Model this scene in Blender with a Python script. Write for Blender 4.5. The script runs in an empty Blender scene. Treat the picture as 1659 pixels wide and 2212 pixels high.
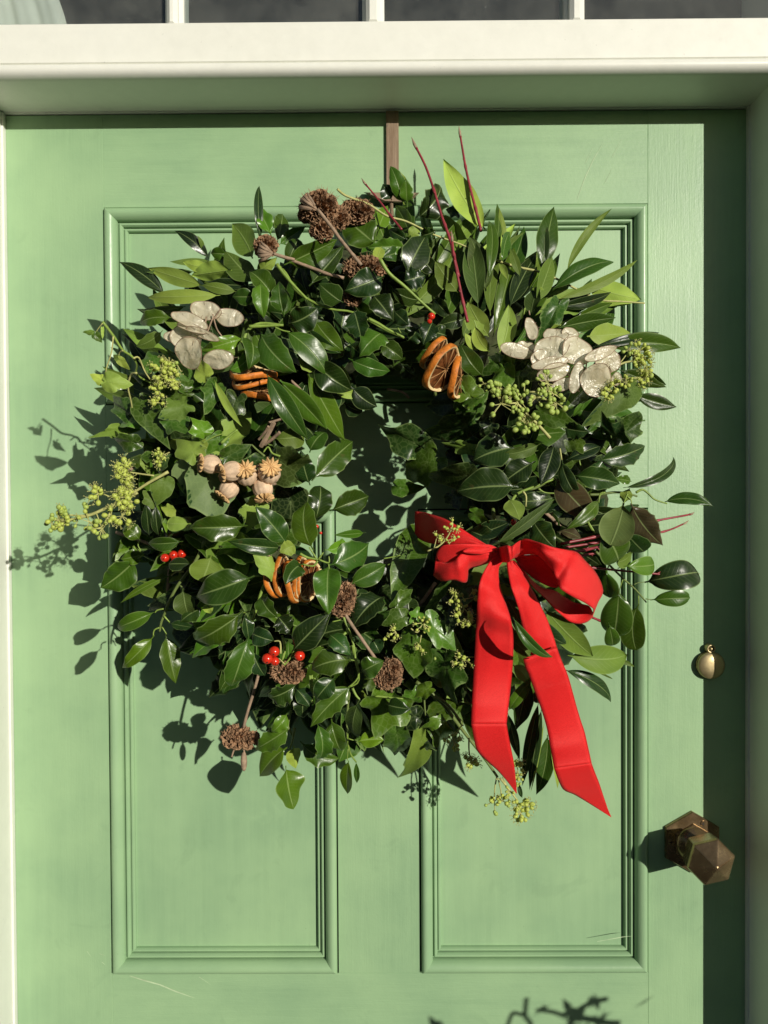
import bpy, math, random
import numpy as np
from mathutils import Vector, Matrix
R = random.Random(11)
S = bpy.context.scene
COL = S.collection

# ------------------------------------------------------------------ camera
F = 1660.0; D = 0.87; CZ = 1.55
CAM = Vector((0, -D, CZ))
f = Vector((-0.0051, 1, -0.0157)).normalized()
r0 = f.cross(Vector((0, 0, 1))).normalized(); u0 = r0.cross(f)
RHO = 0.0058
rr = r0 * math.cos(RHO) - u0 * math.sin(RHO)
uu = u0 * math.cos(RHO) + r0 * math.sin(RHO)
cd = bpy.data.cameras.new('camera'); cam = bpy.data.objects.new('camera', cd); COL.objects.link(cam)
m = Matrix.Identity(4)
for i in range(3):
    m[i][0] = rr[i]; m[i][1] = uu[i]; m[i][2] = -f[i]; m[i][3] = CAM[i]
cam.matrix_world = m
cd.sensor_fit = 'HORIZONTAL'; cd.sensor_width = 36; cd.lens = 36 * F / 1659
cd.clip_start = 0.02; cd.clip_end = 500
S.camera = cam
# ------------------------------------------------------------------ world, sun, exposure
SUN = Vector((0.686, -1, 0.265))
w = bpy.data.worlds.new('World'); S.world = w; w.use_nodes = True
nt = w.node_tree; nt.nodes.clear()
sky = nt.nodes.new('ShaderNodeTexSky'); sky.sky_type = 'NISHITA'; sky.sun_disc = False
sky.sun_elevation = math.atan2(SUN.z, math.hypot(SUN.x, SUN.y))
sky.sun_rotation = math.atan2(SUN.x, SUN.y)
bg = nt.nodes.new('ShaderNodeBackground'); bg.inputs[1].default_value = 0.05
wo = nt.nodes.new('ShaderNodeOutputWorld')
nt.links.new(sky.outputs[0], bg.inputs[0]); nt.links.new(bg.outputs[0], wo.inputs[0])
sd = bpy.data.lights.new('sun', 'SUN'); sd.energy = 4.3; sd.angle = math.radians(0.5); sd.color = (1, 0.95, 0.84)
sun = bpy.data.objects.new('sun', sd); COL.objects.link(sun)
sun.rotation_euler = SUN.to_track_quat('Z', 'Y').to_euler()
S.view_settings.view_transform = 'Standard'; S.view_settings.look = 'None'
S.view_settings.exposure = 0.0; S.view_settings.gamma = 1.0; S.view_settings.use_curve_mapping = False
S.render.engine = 'CYCLES'

# ------------------------------------------------------------------ helpers
def W(px, py, h=0.0):
    """point seen at (px,py) of a 1659x2212 picture, h metres in front of the door face"""
    d = f + rr * ((px - 829.5) / F) + uu * ((1106 - py) / F)
    return CAM + d * ((D - h) / d.y)
K = 1659 / 2500.0
REG = {'3': (300, 550, .42194), '4': (900, 500, .42194), '5': (1500, 500, .48222), '6': (50, 1000, .42194),
       '7': (600, 1000, .42194), '8': (1200, 1000, .42194), '9': (1700, 1000, .42194), '10': (0, 1600, .42194),
       '11': (500, 1600, .42194), '12': (1000, 1700, .42194), '13': (1400, 1600, .42194), '14': (1800, 1500, .42194),
       '15': (600, 2100, .48222), '16': (1400, 2200, .42194), '2': (1250, 0, .7535), '17': (2000, 2500, .3014),
       '18': (2150, 2050, .18083), '19': (1100, 300, .24111), '20': (1300, 3150, .48222)}
def pp(reg, x, y):
    o = REG[reg]
    return ((o[0] + x * o[2]) * K, (o[1] + y * o[2]) * K)
def sc(reg): return REG[reg][2] * K

def lerp_table(a, tab):
    a %= 360
    for (a0, v0), (a1, v1) in zip(tab, tab[1:]):
        if a0 <= a <= a1: return v0 + (v1 - v0) * (a - a0) / (a1 - a0)
    return tab[-1][1]
# angle: 0 = right, 90 = top, 180 = left, 270 = bottom
TF = [(0, .085), (45, .05), (75, .06), (110, .085), (140, .11), (175, .15), (200, .12), (240, .12), (270, .10), (320, .09), (360, .085)]
TP = [(0, .135), (45, .11), (75, .11), (110, .135), (140, .15), (180, .17), (225, .16), (270, .145), (320, .15), (360, .135)]
def H(px, py):
    dx, dy = px - 815, 1055 - py
    r = math.hypot(dx, dy); a = math.degrees(math.atan2(dy, dx))
    hf, hp = lerp_table(a, TF), lerp_table(a, TP)
    if r < 350:
        t = (350 - r) / 240; hf = .06
    else: t = (r - 350) / 260
    return hf + (hp - hf) * math.sqrt(max(0, 1 - t * t))

def link(o, parent=None):
    COL.objects.link(o)
    if parent is not None: o.parent = parent
    return o
def mesh(name, V, Fc, mats, parent=None, smooth=True, mi=None):
    me = bpy.data.meshes.new(name)
    me.from_pydata([tuple(v) for v in V], [], Fc)
    for mm in (mats if isinstance(mats, (list, tuple)) else [mats]): me.materials.append(mm)
    me.polygons.foreach_set('use_smooth', [smooth] * len(me.polygons))
    if mi is not None: me.polygons.foreach_set('material_index', mi)
    me.update()
    return link(bpy.data.objects.new(name, me), parent)
def tag(o, label=None, cat=None, group=None, kind=None):
    if label: o['label'] = label
    if cat: o['category'] = cat
    if group: o['group'] = group
    if kind: o['kind'] = kind
    return o
def thing(name, label, cat, loc=(0, 0, 0), group=None):
    o = bpy.data.objects.new(name, None); o.location = loc; o.empty_display_size = .01
    COL.objects.link(o); tag(o, label, cat, group)
    return o
def adopt(o, parent):
    """parent o keeping the world place (parents are only translated)"""
    o.parent = parent; o.matrix_parent_inverse = Matrix.Translation(-parent.location)
    return o
class MB:
    def __init__(s): s.V = []; s.F = []; s.M = []
    def add(s, V, Fc, mi=0):
        n = len(s.V); s.V += [Vector(v) for v in V]; s.F += [tuple(i + n for i in q) for q in Fc]; s.M += [mi] * len(Fc)
    def box(s, x0, x1, y0, y1, z0, z1, b=0.0, mi=0):
        if b <= 0:
            V = [(x, y, z) for x in (x0, x1) for y in (y0, y1) for z in (z0, z1)]
            s.add(V, [(0, 1, 3, 2), (4, 6, 7, 5), (0, 4, 5, 1), (2, 3, 7, 6), (0, 2, 6, 4), (1, 5, 7, 3)], mi); return
        # chamfer on the front (min y) edges
        back = [(x0, y1, z0), (x1, y1, z0), (x1, y1, z1), (x0, y1, z1)]
        mid = [(x0, y0 + b, z0), (x1, y0 + b, z0), (x1, y0 + b, z1), (x0, y0 + b, z1)]
        fr = [(x0 + b, y0, z0 + b), (x1 - b, y0, z0 + b), (x1 - b, y0, z1 - b), (x0 + b, y0, z1 - b)]
        q = [(3, 2, 1, 0), (8, 9, 10, 11)]
        for i in range(4):
            j = (i + 1) % 4; q += [(i, j, 4 + j, 4 + i), (4 + i, 4 + j, 8 + j, 8 + i)]
        s.add(back + mid + fr, q, mi)
    def tube(s, pts, rad, n=7, mi=0, cap=True):
        pts = [Vector(p) for p in pts]
        if not isinstance(rad, (list, tuple)): rad = [rad] * len(pts)
        V = []; T0 = (pts[1] - pts[0]).normalized()
        N = T0.orthogonal().normalized()
        for i, p in enumerate(pts):
            a = pts[max(0, i - 1)]; b = pts[min(len(pts) - 1, i + 1)]
            T = (b - a).normalized() if (b - a).length > 1e-9 else T0
            N = (N - T * N.dot(T))
            N = N.normalized() if N.length > 1e-6 else T.orthogonal().normalized()
            B = T.cross(N)
            for k in range(n):
                an = 2 * math.pi * k / n
                V.append(p + (N * math.cos(an) + B * math.sin(an)) * rad[i])
        Q = []
        for i in range(len(pts) - 1):
            for k in range(n):
                k2 = (k + 1) % n
                Q.append((i * n + k, i * n + k2, (i + 1) * n + k2, (i + 1) * n + k))
        if cap: Q += [tuple(range(n))[::-1], tuple((len(pts) - 1) * n + k for k in range(n))]
        s.add(V, Q, mi)
    def ball(s, c, r, nu=8, nv=6, mi=0, sq=(1, 1, 1), rot=None):
        c = Vector(c); V = [Vector((0, 0, 1))]
        for j in range(1, nv):
            t = math.pi * j / nv
            for i in range(nu):
                a = 2 * math.pi * i / nu
                V.append(Vector((math.sin(t) * math.cos(a), math.sin(t) * math.sin(a), math.cos(t))))
        V.append(Vector((0, 0, -1)))
        V = [Vector((v.x * sq[0], v.y * sq[1], v.z * sq[2])) * r for v in V]
        if rot is not None: V = [rot @ v for v in V]
        V = [v + c for v in V]
        Q = [(0, 1 + i, 1 + (i + 1) % nu) for i in range(nu)]
        for j in range(nv - 2):
            for i in range(nu):
                a = 1 + j * nu; Q.append((a + i, a + nu + i, a + nu + (i + 1) % nu, a + (i + 1) % nu))
        a = 1 + (nv - 2) * nu
        Q += [(a + (i + 1) % nu, a + i, len(V) - 1) for i in range(nu)]
        s.add(V, Q, mi)
    def build(s, name, mats, parent=None, smooth=True):
        return mesh(name, s.V, s.F, mats, parent, smooth, s.M)
def smoothpts(P, n=5):
    P = [Vector(p) for p in P]
    if len(P) < 3: return [P[0].lerp(P[-1], i / n) for i in range(n + 1)]
    out = []
    for i in range(len(P) - 1):
        a = P[max(0, i - 1)]; b = P[i]; c = P[i + 1]; d = P[min(len(P) - 1, i + 2)]
        for k in range(n):
            t = k / n
            out.append(.5 * ((2 * b) + (c - a) * t + (2 * a - 5 * b + 4 * c - d) * t * t + (3 * b - a - 3 * c + d) * t ** 3))
    out.append(P[-1]); return out

# ------------------------------------------------------------------ materials
class NT:
    def __init__(s, name):
        s.m = bpy.data.materials.new(name); s.m.use_nodes = True; s.t = s.m.node_tree; s.t.nodes.clear()
        s.out = s.n('ShaderNodeOutputMaterial')
    def n(s, t, **k):
        x = s.t.nodes.new(t)
        for a, b in k.items(): setattr(x, a, b)
        return x
    def l(s, a, b): s.t.links.new(a, b)
    def math(s, op, a, b=None, c=None, clamp=False):
        x = s.n('ShaderNodeMath', operation=op); x.use_clamp = clamp
        for i, v in enumerate((a, b, c)):
            if v is None: continue
            if isinstance(v, (int, float)): x.inputs[i].default_value = v
            else: s.l(v, x.inputs[i])
        return x.outputs[0]
    def mix(s, fac, a, b, blend='MIX'):
        x = s.n('ShaderNodeMix', data_type='RGBA', blend_type=blend)
        for i, v in ((0, fac), (6, a), (7, b)):
            if isinstance(v, (int, float)): x.inputs[i].default_value = v
            elif isinstance(v, tuple): x.inputs[i].default_value = (*v, 1) if len(v) == 3 else v
            else: s.l(v, x.inputs[i])
        return x.outputs[2]
    def noise(s, vec, scale, detail=3, rough=.5, dist=0):
        x = s.n('ShaderNodeTexNoise'); x.inputs['Scale'].default_value = scale; x.inputs['Detail'].default_value = detail
        x.inputs['Roughness'].default_value = rough; x.inputs['Distortion'].default_value = dist
        if vec is not None: s.l(vec, x.inputs['Vector'])
        return x.outputs[0]
    def ramp(s, v, a, b, c0=0, c1=1):
        x = s.n('ShaderNodeMapRange'); x.inputs[1].default_value = a; x.inputs[2].default_value = b
        x.inputs[3].default_value = c0; x.inputs[4].default_value = c1; s.l(v, x.inputs[0]); return x.outputs[0]
    def scaled(s, vec, sx, sy, sz):
        x = s.n('ShaderNodeMapping'); x.inputs['Scale'].default_value = (sx, sy, sz); s.l(vec, x.inputs[0]); return x.outputs[0]
    def bump(s, h, strength, dist=.001):
        x = s.n('ShaderNodeBump'); x.inputs['Strength'].default_value = strength; x.inputs['Distance'].default_value = dist
        s.l(h, x.inputs['Height']); return x.outputs[0]
    def pbr(s, color, rough=.5, normal=None, metal=0, spec=.5, **k):
        b = s.n('ShaderNodeBsdfPrincipled')
        for nm, v in (('Base Color', color), ('Roughness', rough), ('Metallic', metal), ('Specular IOR Level', spec)):
            if isinstance(v, tuple): v = (*v, 1)
            if isinstance(v, (int, float, tuple)): b.inputs[nm].default_value = v
            else: s.l(v, b.inputs[nm])
        for a, v in k.items(): b.inputs[a.replace('_', ' ')].default_value = v
        if normal is not None: s.l(normal, b.inputs['Normal'])
        return b.outputs[0]
    def done(s, sh): s.l(sh, s.out.inputs[0]); return s.m

def paint(name, col, dark, vertical=None, rough=.42, bump=.35, warm=None):
    t = NT(name); P = t.n('ShaderNodeNewGeometry').outputs['Position']
    st = (90, 90, 5) if vertical else (5, 90, 90)
    if vertical is None: st = (60, 60, 60)
    g = t.noise(t.scaled(P, *st), 6, 5, .6)
    g2 = t.noise(t.scaled(P, st[0] * .25, st[1] * .25, st[2] * .25), 5, 4, .6)
    big = t.noise(P, 7, 4, .6)
    c = t.mix(t.ramp(big, .38, .62), dark, col)
    smd = t.noise(P, 23, 3, .6, .8)
    c = t.mix(t.ramp(smd, .62, .72, 0, .35), c, tuple(x * .86 for x in dark))
    c = t.mix(t.ramp(smd, .34, .26, 0, .35), c, tuple(x * 1.08 for x in col))
    c = t.mix(t.math('MULTIPLY', t.ramp(g2, .3, .75), .35), c, tuple(min(1, x * 1.12) for x in col))
    sp = t.noise(P, 260, 2, .5)
    c = t.mix(t.ramp(sp, .74, .78, 0, .5), c, tuple(x * .75 for x in col))
    hh = t.math('ADD', t.math('MULTIPLY', g, .6), t.math('MULTIPLY', t.noise(P, 220, 3, .6), .5))
    ro = t.ramp(g2, .2, .8, rough - .06, rough + .08)
    return t.done(t.pbr(c, ro, t.bump(hh, bump, .0009), spec=.45))
GREEN = (.296, .452, .246); GREEN2 = (.238, .380, .212)
M_sv = paint('green_paint_upright', GREEN, GREEN2, True)
M_sh = paint('green_paint_level', GREEN, GREEN2, False)
M_mv = paint('green_moulding_paint_upright', GREEN, GREEN2, True, .34, .28)
M_mh = paint('green_moulding_paint_level', GREEN, GREEN2, False, .34, .28)
M_pan = paint('green_panel_paint', GREEN, GREEN2, True, .42, .16)
M_white = paint('cream_gloss_paint', (.765, .770, .705), (.74, .745, .675), None, .38, .10)

def simple(name, col, rough=.6, metal=0, nscale=80, var=.25, bump=.2, spec=.4, **k):
    t = NT(name); P = t.n('ShaderNodeTexCoord').outputs['Object']
    nz = t.noise(P, nscale, 5, .65)
    c = t.mix(t.ramp(nz, .3, .7), tuple(x * (1 - var) for x in col), tuple(min(1, x * (1 + var)) for x in col))
    return t.done(t.pbr(c, rough, t.bump(nz, bump, .001), metal, spec, **k))

def leaf_mat(name, under=False, fixed=None, palm=False, rough=.27):
    t = NT(name)
    if fixed: base = t.mix(0, fixed, fixed)
    else: base = t.n('ShaderNodeObjectInfo').outputs['Color']
    uv = t.n('ShaderNodeUVMap').outputs[0]
    P = t.n('ShaderNodeTexCoord').outputs['Object']
    sp = t.n('ShaderNodeSeparateXYZ'); t.l(uv, sp.inputs[0]); u, v = sp.outputs[0], sp.outputs[1]
    nz = t.noise(P, 48, 3, .5)
    nf = t.noise(P, 300, 2, .5)
    if palm:
        at = t.n('ShaderNodeAttribute', attribute_name='vein'); ve = at.outputs['Fac']
        mid = t.math('POWER', ve, 7)
        cell = t.n('ShaderNodeTexVoronoi', feature='DISTANCE_TO_EDGE'); cell.inputs['Scale'].default_value = 190; t.l(P, cell.inputs[0])
        lat = t.ramp(cell.outputs['Distance'], 0, .12, 1, 0)
        edge = t.ramp(v, .93, .99)
        latw = .16 if under else .22
    else:
        a = t.math('ABSOLUTE', t.math('SUBTRACT', t.math('MULTIPLY', v, 2), 1))
        mid = t.ramp(a, .02, .075, 1, 0)
        s_ = t.math('SUBTRACT', t.math('MULTIPLY', u, 11), t.math('MULTIPLY', a, 2.3))
        fr = t.math('ABSOLUTE', t.math('SUBTRACT', t.math('FRACT', s_), .5))
        lat = t.math('MULTIPLY', t.ramp(fr, .40, .5), t.ramp(a, .98, .55))
        edge = t.ramp(a, .91, .97)
        latw = .30 if under else .16
    c = t.mix(t.ramp(nz, .3, .75, 0, .55), base, t.mix(1, base, (.62, .72, .75), 'MULTIPLY'))
    pale = t.mix(.55 if not under else .45, base, (.42, .55, .20))
    c = t.mix(t.math('MULTIPLY', lat, latw), c, pale)
    c = t.mix(t.math('MULTIPLY', mid, .8), c, pale)
    c = t.mix(t.math('MULTIPLY', edge, .55), c, pale)
    spots = t.noise(P, 900, 1, .4)
    c = t.mix(t.ramp(spots, .77, .80, 0, .45), c, (.35, .40, .25))
    blot = t.noise(P, 38, 3, .7)
    c = t.mix(t.ramp(blot, .70, .78, 0, .35), c, (.14, .085, .03))
    hh = t.math('ADD', t.math('MULTIPLY', nz, 1.5), t.math('MULTIPLY', nf, .05))
    hh = t.math('SUBTRACT', hh, t.math('MULTIPLY', lat, .05 if not under else .12))
    hh = t.math('SUBTRACT', hh, t.math('MULTIPLY', mid, .35 if not under else -.4))
    nrm = t.bump(hh, .5, .0013)
    ro = t.ramp(nz, .3, .7, rough - .04, rough + .10)
    b = t.pbr(c, ro, nrm, spec=.5 if not under else .22)
    tr = t.n('ShaderNodeBsdfTranslucent'); t.l(t.mix(1, c, (.9, 1.1, .45), 'MULTIPLY'), tr.inputs[0])
    ms = t.n('ShaderNodeMixShader'); ms.inputs[0].default_value = .25
    t.l(b, ms.inputs[1]); t.l(tr.outputs[0], ms.inputs[2])
    return t.done(ms.outputs[0])
LT = {False: leaf_mat('glossy_leaf_top'), True: leaf_mat('ivy_leaf_top', palm=True, rough=.30)}
LTF = {False: leaf_mat('glossy_leaf_top_plain', fixed=(.02, .06, .015)), True: leaf_mat('ivy_leaf_top_plain', fixed=(.025, .075, .018), palm=True, rough=.3)}
LU = {False: leaf_mat('leaf_underside', True, rough=.48), True: leaf_mat('ivy_leaf_underside', True, palm=True, rough=.5)}
LUF = {False: leaf_mat('leaf_underside_plain', True, fixed=(.15, .24, .05), rough=.48), True: leaf_mat('ivy_leaf_underside_plain', True, fixed=(.15, .24, .06), palm=True, rough=.5)}
M_stem = simple('green_stem', (.21, .31, .055), .45, nscale=120)
M_dstem = simple('olive_stem', (.14, .19, .05), .5, nscale=120)
M_fstem = simple('pale_ivy_flower_stem', (.42, .42, .15), .55, nscale=150)
M_red = simple('red_bark', (.26, .035, .045), .38, nscale=140, var=.4)
M_brown = simple('dry_brown_stem', (.30, .21, .14), .75, nscale=160, var=.4)
M_seed = simple('dry_seed_head', (.34, .20, .11), .85, nscale=220, var=.55, bump=.6)
M_seedd = simple('dry_seed_head_core', (.10, .055, .03), .9, nscale=260, var=.6, bump=.9)
M_memb = simple('dried_orange_membrane', (.33, .17, .06), .6, nscale=200, var=.4)
M_bud = simple('ivy_bud', (.33, .43, .09), .5, nscale=400, var=.2)
M_flow = simple('ivy_flower_yellow', (.42, .49, .09), .5, nscale=300, var=.2)
M_berry = simple('red_berry', (.62, .03, .012), .18, nscale=90, var=.2, bump=.05, spec=.6)
M_moss = simple('moss', (.045, .055, .02), .95, nscale=90, var=.6, bump=1)
M_rind = simple('dried_orange_rind', (.55, .165, .018), .55, nscale=160, var=.5, bump=.8)
M_pith = simple('dried_orange_pith', (.74, .56, .28), .7, nscale=200, var=.2)
M_fles = simple('dried_orange_flesh', (.13, .045, .014), .35, nscale=160, var=.8, bump=.8)
M_pod = simple('poppy_capsule', (.62, .45, .30), .7, nscale=120, var=.3, bump=.3)
M_crown = simple('poppy_crown', (.62, .40, .18), .75, nscale=260, var=.35, bump=.4)

# ------------------------------------------------------------------ setting out of view and around
def slab(name, x0, x1, y0, y1, z0, z1, mat, kind='structure'):
    b = MB(); b.box(x0, x1, y0, y1, z0, z1); o = b.build(name, mat, smooth=False); o['kind'] = kind; return o
M_pave = simple('stone_paving', (.12, .12, .12), .85, nscale=9, var=.2)
M_wall = simple('painted_render', (.55, .52, .44), .8, nscale=14, var=.1)
M_dark = simple('dim_hall_paint', (.065, .08, .095), .8, nscale=5, var=.3)
slab('ground', -60, 60, -60, 6, -.3, 0, M_pave)
slab('doorstep', -.60, .575, -.42, .10, 0, .12, M_pave)

b = MB()   # unseen hedge added behind the viewer to block low sky glow
rh = random.Random(2)
nxh, nzh = 90, 14
for i in range(nxh + 1):
    for j in range(nzh + 1):
        b.V.append(Vector((-14 + 28 * i / nxh, -6.2 + rh.uniform(-.08, .08) - (.25 if j == nzh else 0), 2.5 * j / nzh + (rh.uniform(-.06, .06) if j else 0))))
b.F = [(i * (nzh + 1) + j, (i + 1) * (nzh + 1) + j, (i + 1) * (nzh + 1) + j + 1, i * (nzh + 1) + j + 1) for i in range(nxh) for j in range(nzh)]
b.M = [0] * len(b.F)
o = b.build('blocker_hedge', simple('blocker_hedge_leaves', (.035, .06, .02), .8, nscale=30, var=.6, bump=1))
tag(o, 'unseen dark green hedge across the front garden facing the door', 'blocker_hedge')
sm_ = o.modifiers.new('depth', 'SOLIDIFY'); sm_.thickness = .7; sm_.offset = 1

# door opening, from the picture
XL = W(21, 1230).x; XR = W(1614.5, 1230).x; ZT = W(829, 239).z
ZB = .13
# ------------------------------------------------------------------ door
door = thing('front_door', 'sage green panelled front door with wide raised mouldings, holding the wreath', 'door', (XL, 0, ZB))
DT = .044
def zrow(py): return W(829, py).z
xa = W(226, 660).x; xb = W(1400, 700).x          # upper opening
xl0 = W(238, 1700).x; xl1 = W(729, 1700).x; xr0 = W(906, 1700).x; xr1 = W(1399.5, 1700).x
xa = xl0 = (xa + xl0) / 2; xb = xr1 = (xb + xr1) / 2
zu1 = zrow(444); zu0 = zrow(871); zl1 = zrow(1100); zl0 = zrow(2102)
zb1 = zl0 - .12; zb0 = ZB + .22
def board(name, x0, x1, z0, z1, mat):
    b = MB(); b.box(x0, x1, 0, DT, z0, z1, .0004)
    return adopt(b.build(name, mat, smooth=False), door)
board('stile', XL + .002, xa, ZB, ZT - .002, M_sv)
board('stile', xb, XR - .002, ZB, ZT - .002, M_sv)
board('rail', xa, xb, zu1, ZT - .002, M_sh)
board('rail', xa, xb, zl1, zu0, M_sh)
board('rail', xa, xb, zb1, zl0, M_sh)
board('rail', xa, xb, ZB, zb0, M_sh)
board('muntin', xl1, xr0, zl0, zl1, M_sv)
board('muntin', xl1, xr0, zb0, zb1, M_sv)
# bolection profile: (distance inward, height over the face), metres
PROF = [(.0015, -.012), (.0015, .0022), (.0019, .0040), (.0030, .0056), (.0045, .0066), (.0070, .0066), (.0095, .0056), (.0118, .0036), (.0136, .0010), (.0146, -.0018),
        (.0147, -.0062), (.0158, -.0064), (.0160, -.0040), (.0170, -.0030), (.0184, -.0031), (.0196, -.0046), (.0202, -.0064), (.0203, -.0092), (.0214, -.0093), (.0215, -.0074), (.0232, -.0074), (.0240, -.0084), (.0245, -.0100), (.0246, -.0150)]
def panel(x0, x1, z0, z1):
    """raised moulding (four mitred pieces) with the sunk field inside"""
    b = MB(); b.box(x0 + .012, x1 - .012, .0128, .030, z0 + .012, z1 - .012)
    adopt(b.build('panel', M_pan, smooth=False), door)
    cs = [(x0, z0), (x1, z0), (x1, z1), (x0, z1)]; dr = [(1, 1), (-1, 1), (-1, -1), (1, -1)]
    for k in range(4):
        j = (k + 1) % 4; V = []; Q = []
        for (c, dd) in ((cs[k], dr[k]), (cs[j], dr[j])):
            for (a, hh) in PROF:
                V.append((c[0] + dd[0] * a, -hh, c[1] + dd[1] * a))
        # subdivide lengthways so the wobble of old paint shows
        n = len(PROF)
        for i in range(n - 1): Q.append((i, i + 1, n + i + 1, n + i))
        Q = [q[::-1] for q in Q]
        o = mesh('moulding', V, Q, M_mh if k in (0, 2) else M_mv, None, True)
        o.data.set_sharp_from_angle(angle=math.radians(38))
        adopt(o, door)
panel(xa, xb, zu0, zu1)
panel(xl0, xl1, zl0, zl1); panel(xr0, xr1, zl0, zl1)
panel(xl0, xl1, zb0, zb1); panel(xr0, xr1, zb0, zb1)

# ------------------------------------------------------------------ door frame
frame = thing('door_frame', 'cream painted timber frame around the green door, beaded under the transom', 'door frame', (XL, 0, 0))
def fpart(name, b, mat=None, smooth=False):
    o = b.build(name, mat or M_white, smooth=smooth); o.data.set_sharp_from_angle(angle=math.radians(35)) ; return adopt(o, frame)
JD = .0725
for s_, x in ((-1, XL), (1, XR)):
    b = MB()
    xo = x + s_ * .11
    b.box(min(x, xo), max(x, xo), -JD, .06, 0, ZT + .012, 0)
    o = fpart('jamb', b)
    b = MB()   # small round stop beside the door
    xi = x + s_ * -.0022
    b.box(min(x, xi) , max(x, xi), -.006, .0, ZB, ZT - .0005)
    fpart('stop_bead', b)
z_fr = W(829, 46, .070).z
# head: soffit board, quarter-round bead, groove, frieze
HP = [(.046, ZT), (-.0655, ZT), (-.0690, ZT + .0006), (-.0725, ZT + .0022), (-.0750, ZT + .0045), (-.0760, ZT + .0075), (-.0757, ZT + .0105), (-.0742, ZT + .0125),
      (-.0700, ZT + .0130), (-.0690, ZT + .0148), (-.0712, ZT + .0162), (-.0712, z_fr - .0010), (-.0700, z_fr), (.06, z_fr)]
x0, x1 = XL - .24, XR + .24
V = [(x, y, z) for x in (x0, x1) for (y, z) in HP]; n = len(HP)
Q = [(i, n + i, n + i + 1, i + 1) for i in range(n - 1)]
o = mesh('transom_rail', V, Q, M_white); o.data.set_sharp_from_angle(angle=math.radians(38)); adopt(o, frame)
b = MB(); b.box(XL + .0005, XR - .0005, -.0035, .0, ZT - .0012, ZT + .001); fpart('stop_bead', b)

# transom light above
tw = thing('transom_window', 'row of dusty dark glass panes above the cream transom rail', 'window', (XL, 0, z_fr))
t = NT('dusty_glass'); P = t.n('ShaderNodeNewGeometry').outputs['Position']
gl = t.n('ShaderNodeBsdfGlossy'); gl.inputs['Roughness'].default_value = .03
tp = t.n('ShaderNodeBsdfTransparent'); tp.inputs[0].default_value = (.86, .9, .9, 1)
m1 = t.n('ShaderNodeMixShader'); m1.inputs[0].default_value = .09; t.l(tp.outputs[0], m1.inputs[1]); t.l(gl.outputs[0], m1.inputs[2])
df = t.n('ShaderNodeBsdfDiffuse'); df.inputs[0].default_value = (.5, .5, .45, 1)
dust = t.ramp(t.noise(P, 30, 5, .6), .35, .8, .04, .12)
speck = t.ramp(t.noise(P, 420, 2, .5), .74, .78, 0, .5)
m2 = t.n('ShaderNodeMixShader'); t.l(t.math('MAXIMUM', dust, speck), m2.inputs[0]); t.l(m1.outputs[0], m2.inputs[1]); t.l(df.outputs[0], m2.inputs[2])
M_glass = t.done(m2.outputs[0])
HG = .050
zg = z_fr; zt_ = z_fr + .30
bars = [(352, 392), (782, 830), (1222, 1267)]
bx = []
for a, c in bars:
    bx.append((W(a, 20, HG + .012).x, W(c, 20, HG + .012).x))
def tpart(name, b, mat): return adopt(b.build(name, mat, smooth=False), tw)
edges = [XL - .02] + [v for p_ in bx for v in p_] + [XR + .02]
for i in range(0, len(edges), 2):
    b = MB(); b.box(edges[i] - .004, edges[i + 1] + .004, -HG, -HG + .004, zg - .002, zt_); tpart('pane', b, M_glass)
for a, c in bx:
    b = MB(); b.box(a + .004, c - .004, -HG - .016, -.03, zg + .0005, zt_, .004); tpart('glazing_bar', b, M_white)
    b = MB(); b.box(a, c, -HG - .006, -.032, zg + .0007, zt_, .003); tpart('glazing_bead', b, M_white)
for a, c in ((XL - .11, XL - .02), (XR + .02, XR + .11)):
    b = MB(); b.box(a, c, -JD + .002, .06, zg + .0005, zt_); tpart('window_stile', b, M_white)
b = MB(); b.box(XL - .11, XR + .11, -JD + .002, .06, zt_, zt_ + .07); tpart('window_head', b, M_white)
# dim hall seen through the panes
b = MB()
hx0, hx1, hy1, hz0, hz1 = XL - .6, XR + .6, 2.6, 0, 2.75
V = [(hx0, .061, hz0), (hx1, .061, hz0), (hx1, hy1, hz0), (hx0, hy1, hz0), (hx0, .061, hz1), (hx1, .061, hz1), (hx1, hy1, hz1), (hx0, hy1, hz1)]
b.add(V, [(0, 1, 2, 3), (7, 6, 5, 4), (3, 2, 6, 7), (0, 3, 7, 4), (2, 1, 5, 6)])
o = b.build('hall', M_dark, smooth=False); o['kind'] = 'structure'
# pale curtain drawn aside close behind the left pane
M_shade = simple('curtain_cloth', (.84, .83, .74), .85, nscale=25, var=.06)
xe = W(153, 40, -.0).x; x_0 = XL - .12; b = MB(); V = []; Q = []; nc_, nr_ = 70, 26
for j in range(nr_ + 1):
    z_ = z_fr + .001 + .29 * j / nr_; up_ = max(0, z_ - z_fr - .036); ed = xe - .45 * up_ ** 1.1
    for i in range(nc_ + 1):
        x_ = x_0 + (ed - x_0) * i / nc_
        V.append((x_, -.012 + .0022 * math.sin(i * .55 + .4 * math.sin(j * .3)) + .001 * math.sin(i * 1.3), z_))
for j in range(nr_):
    for i in range(nc_): Q.append((j * (nc_ + 1) + i, j * (nc_ + 1) + i + 1, (j + 1) * (nc_ + 1) + i + 1, (j + 1) * (nc_ + 1) + i))
b.add(V, Q); o = b.build('curtain', M_shade)
tag(o, 'pale curtain edge drawn aside behind the leftmost dusty pane', 'curtain')
# wall round the frame
for nm, a in (('wall', (-4, XL - .111, -.03, .25, 0, 3.4)), ('wall', (XR + .111, 4, -.03, .25, 0, 3.4)), ('wall', (XL - .111, XR + .111, -.03, .25, zt_ + .071, 3.4))):
    slab(nm, *a, M_wall)

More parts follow.
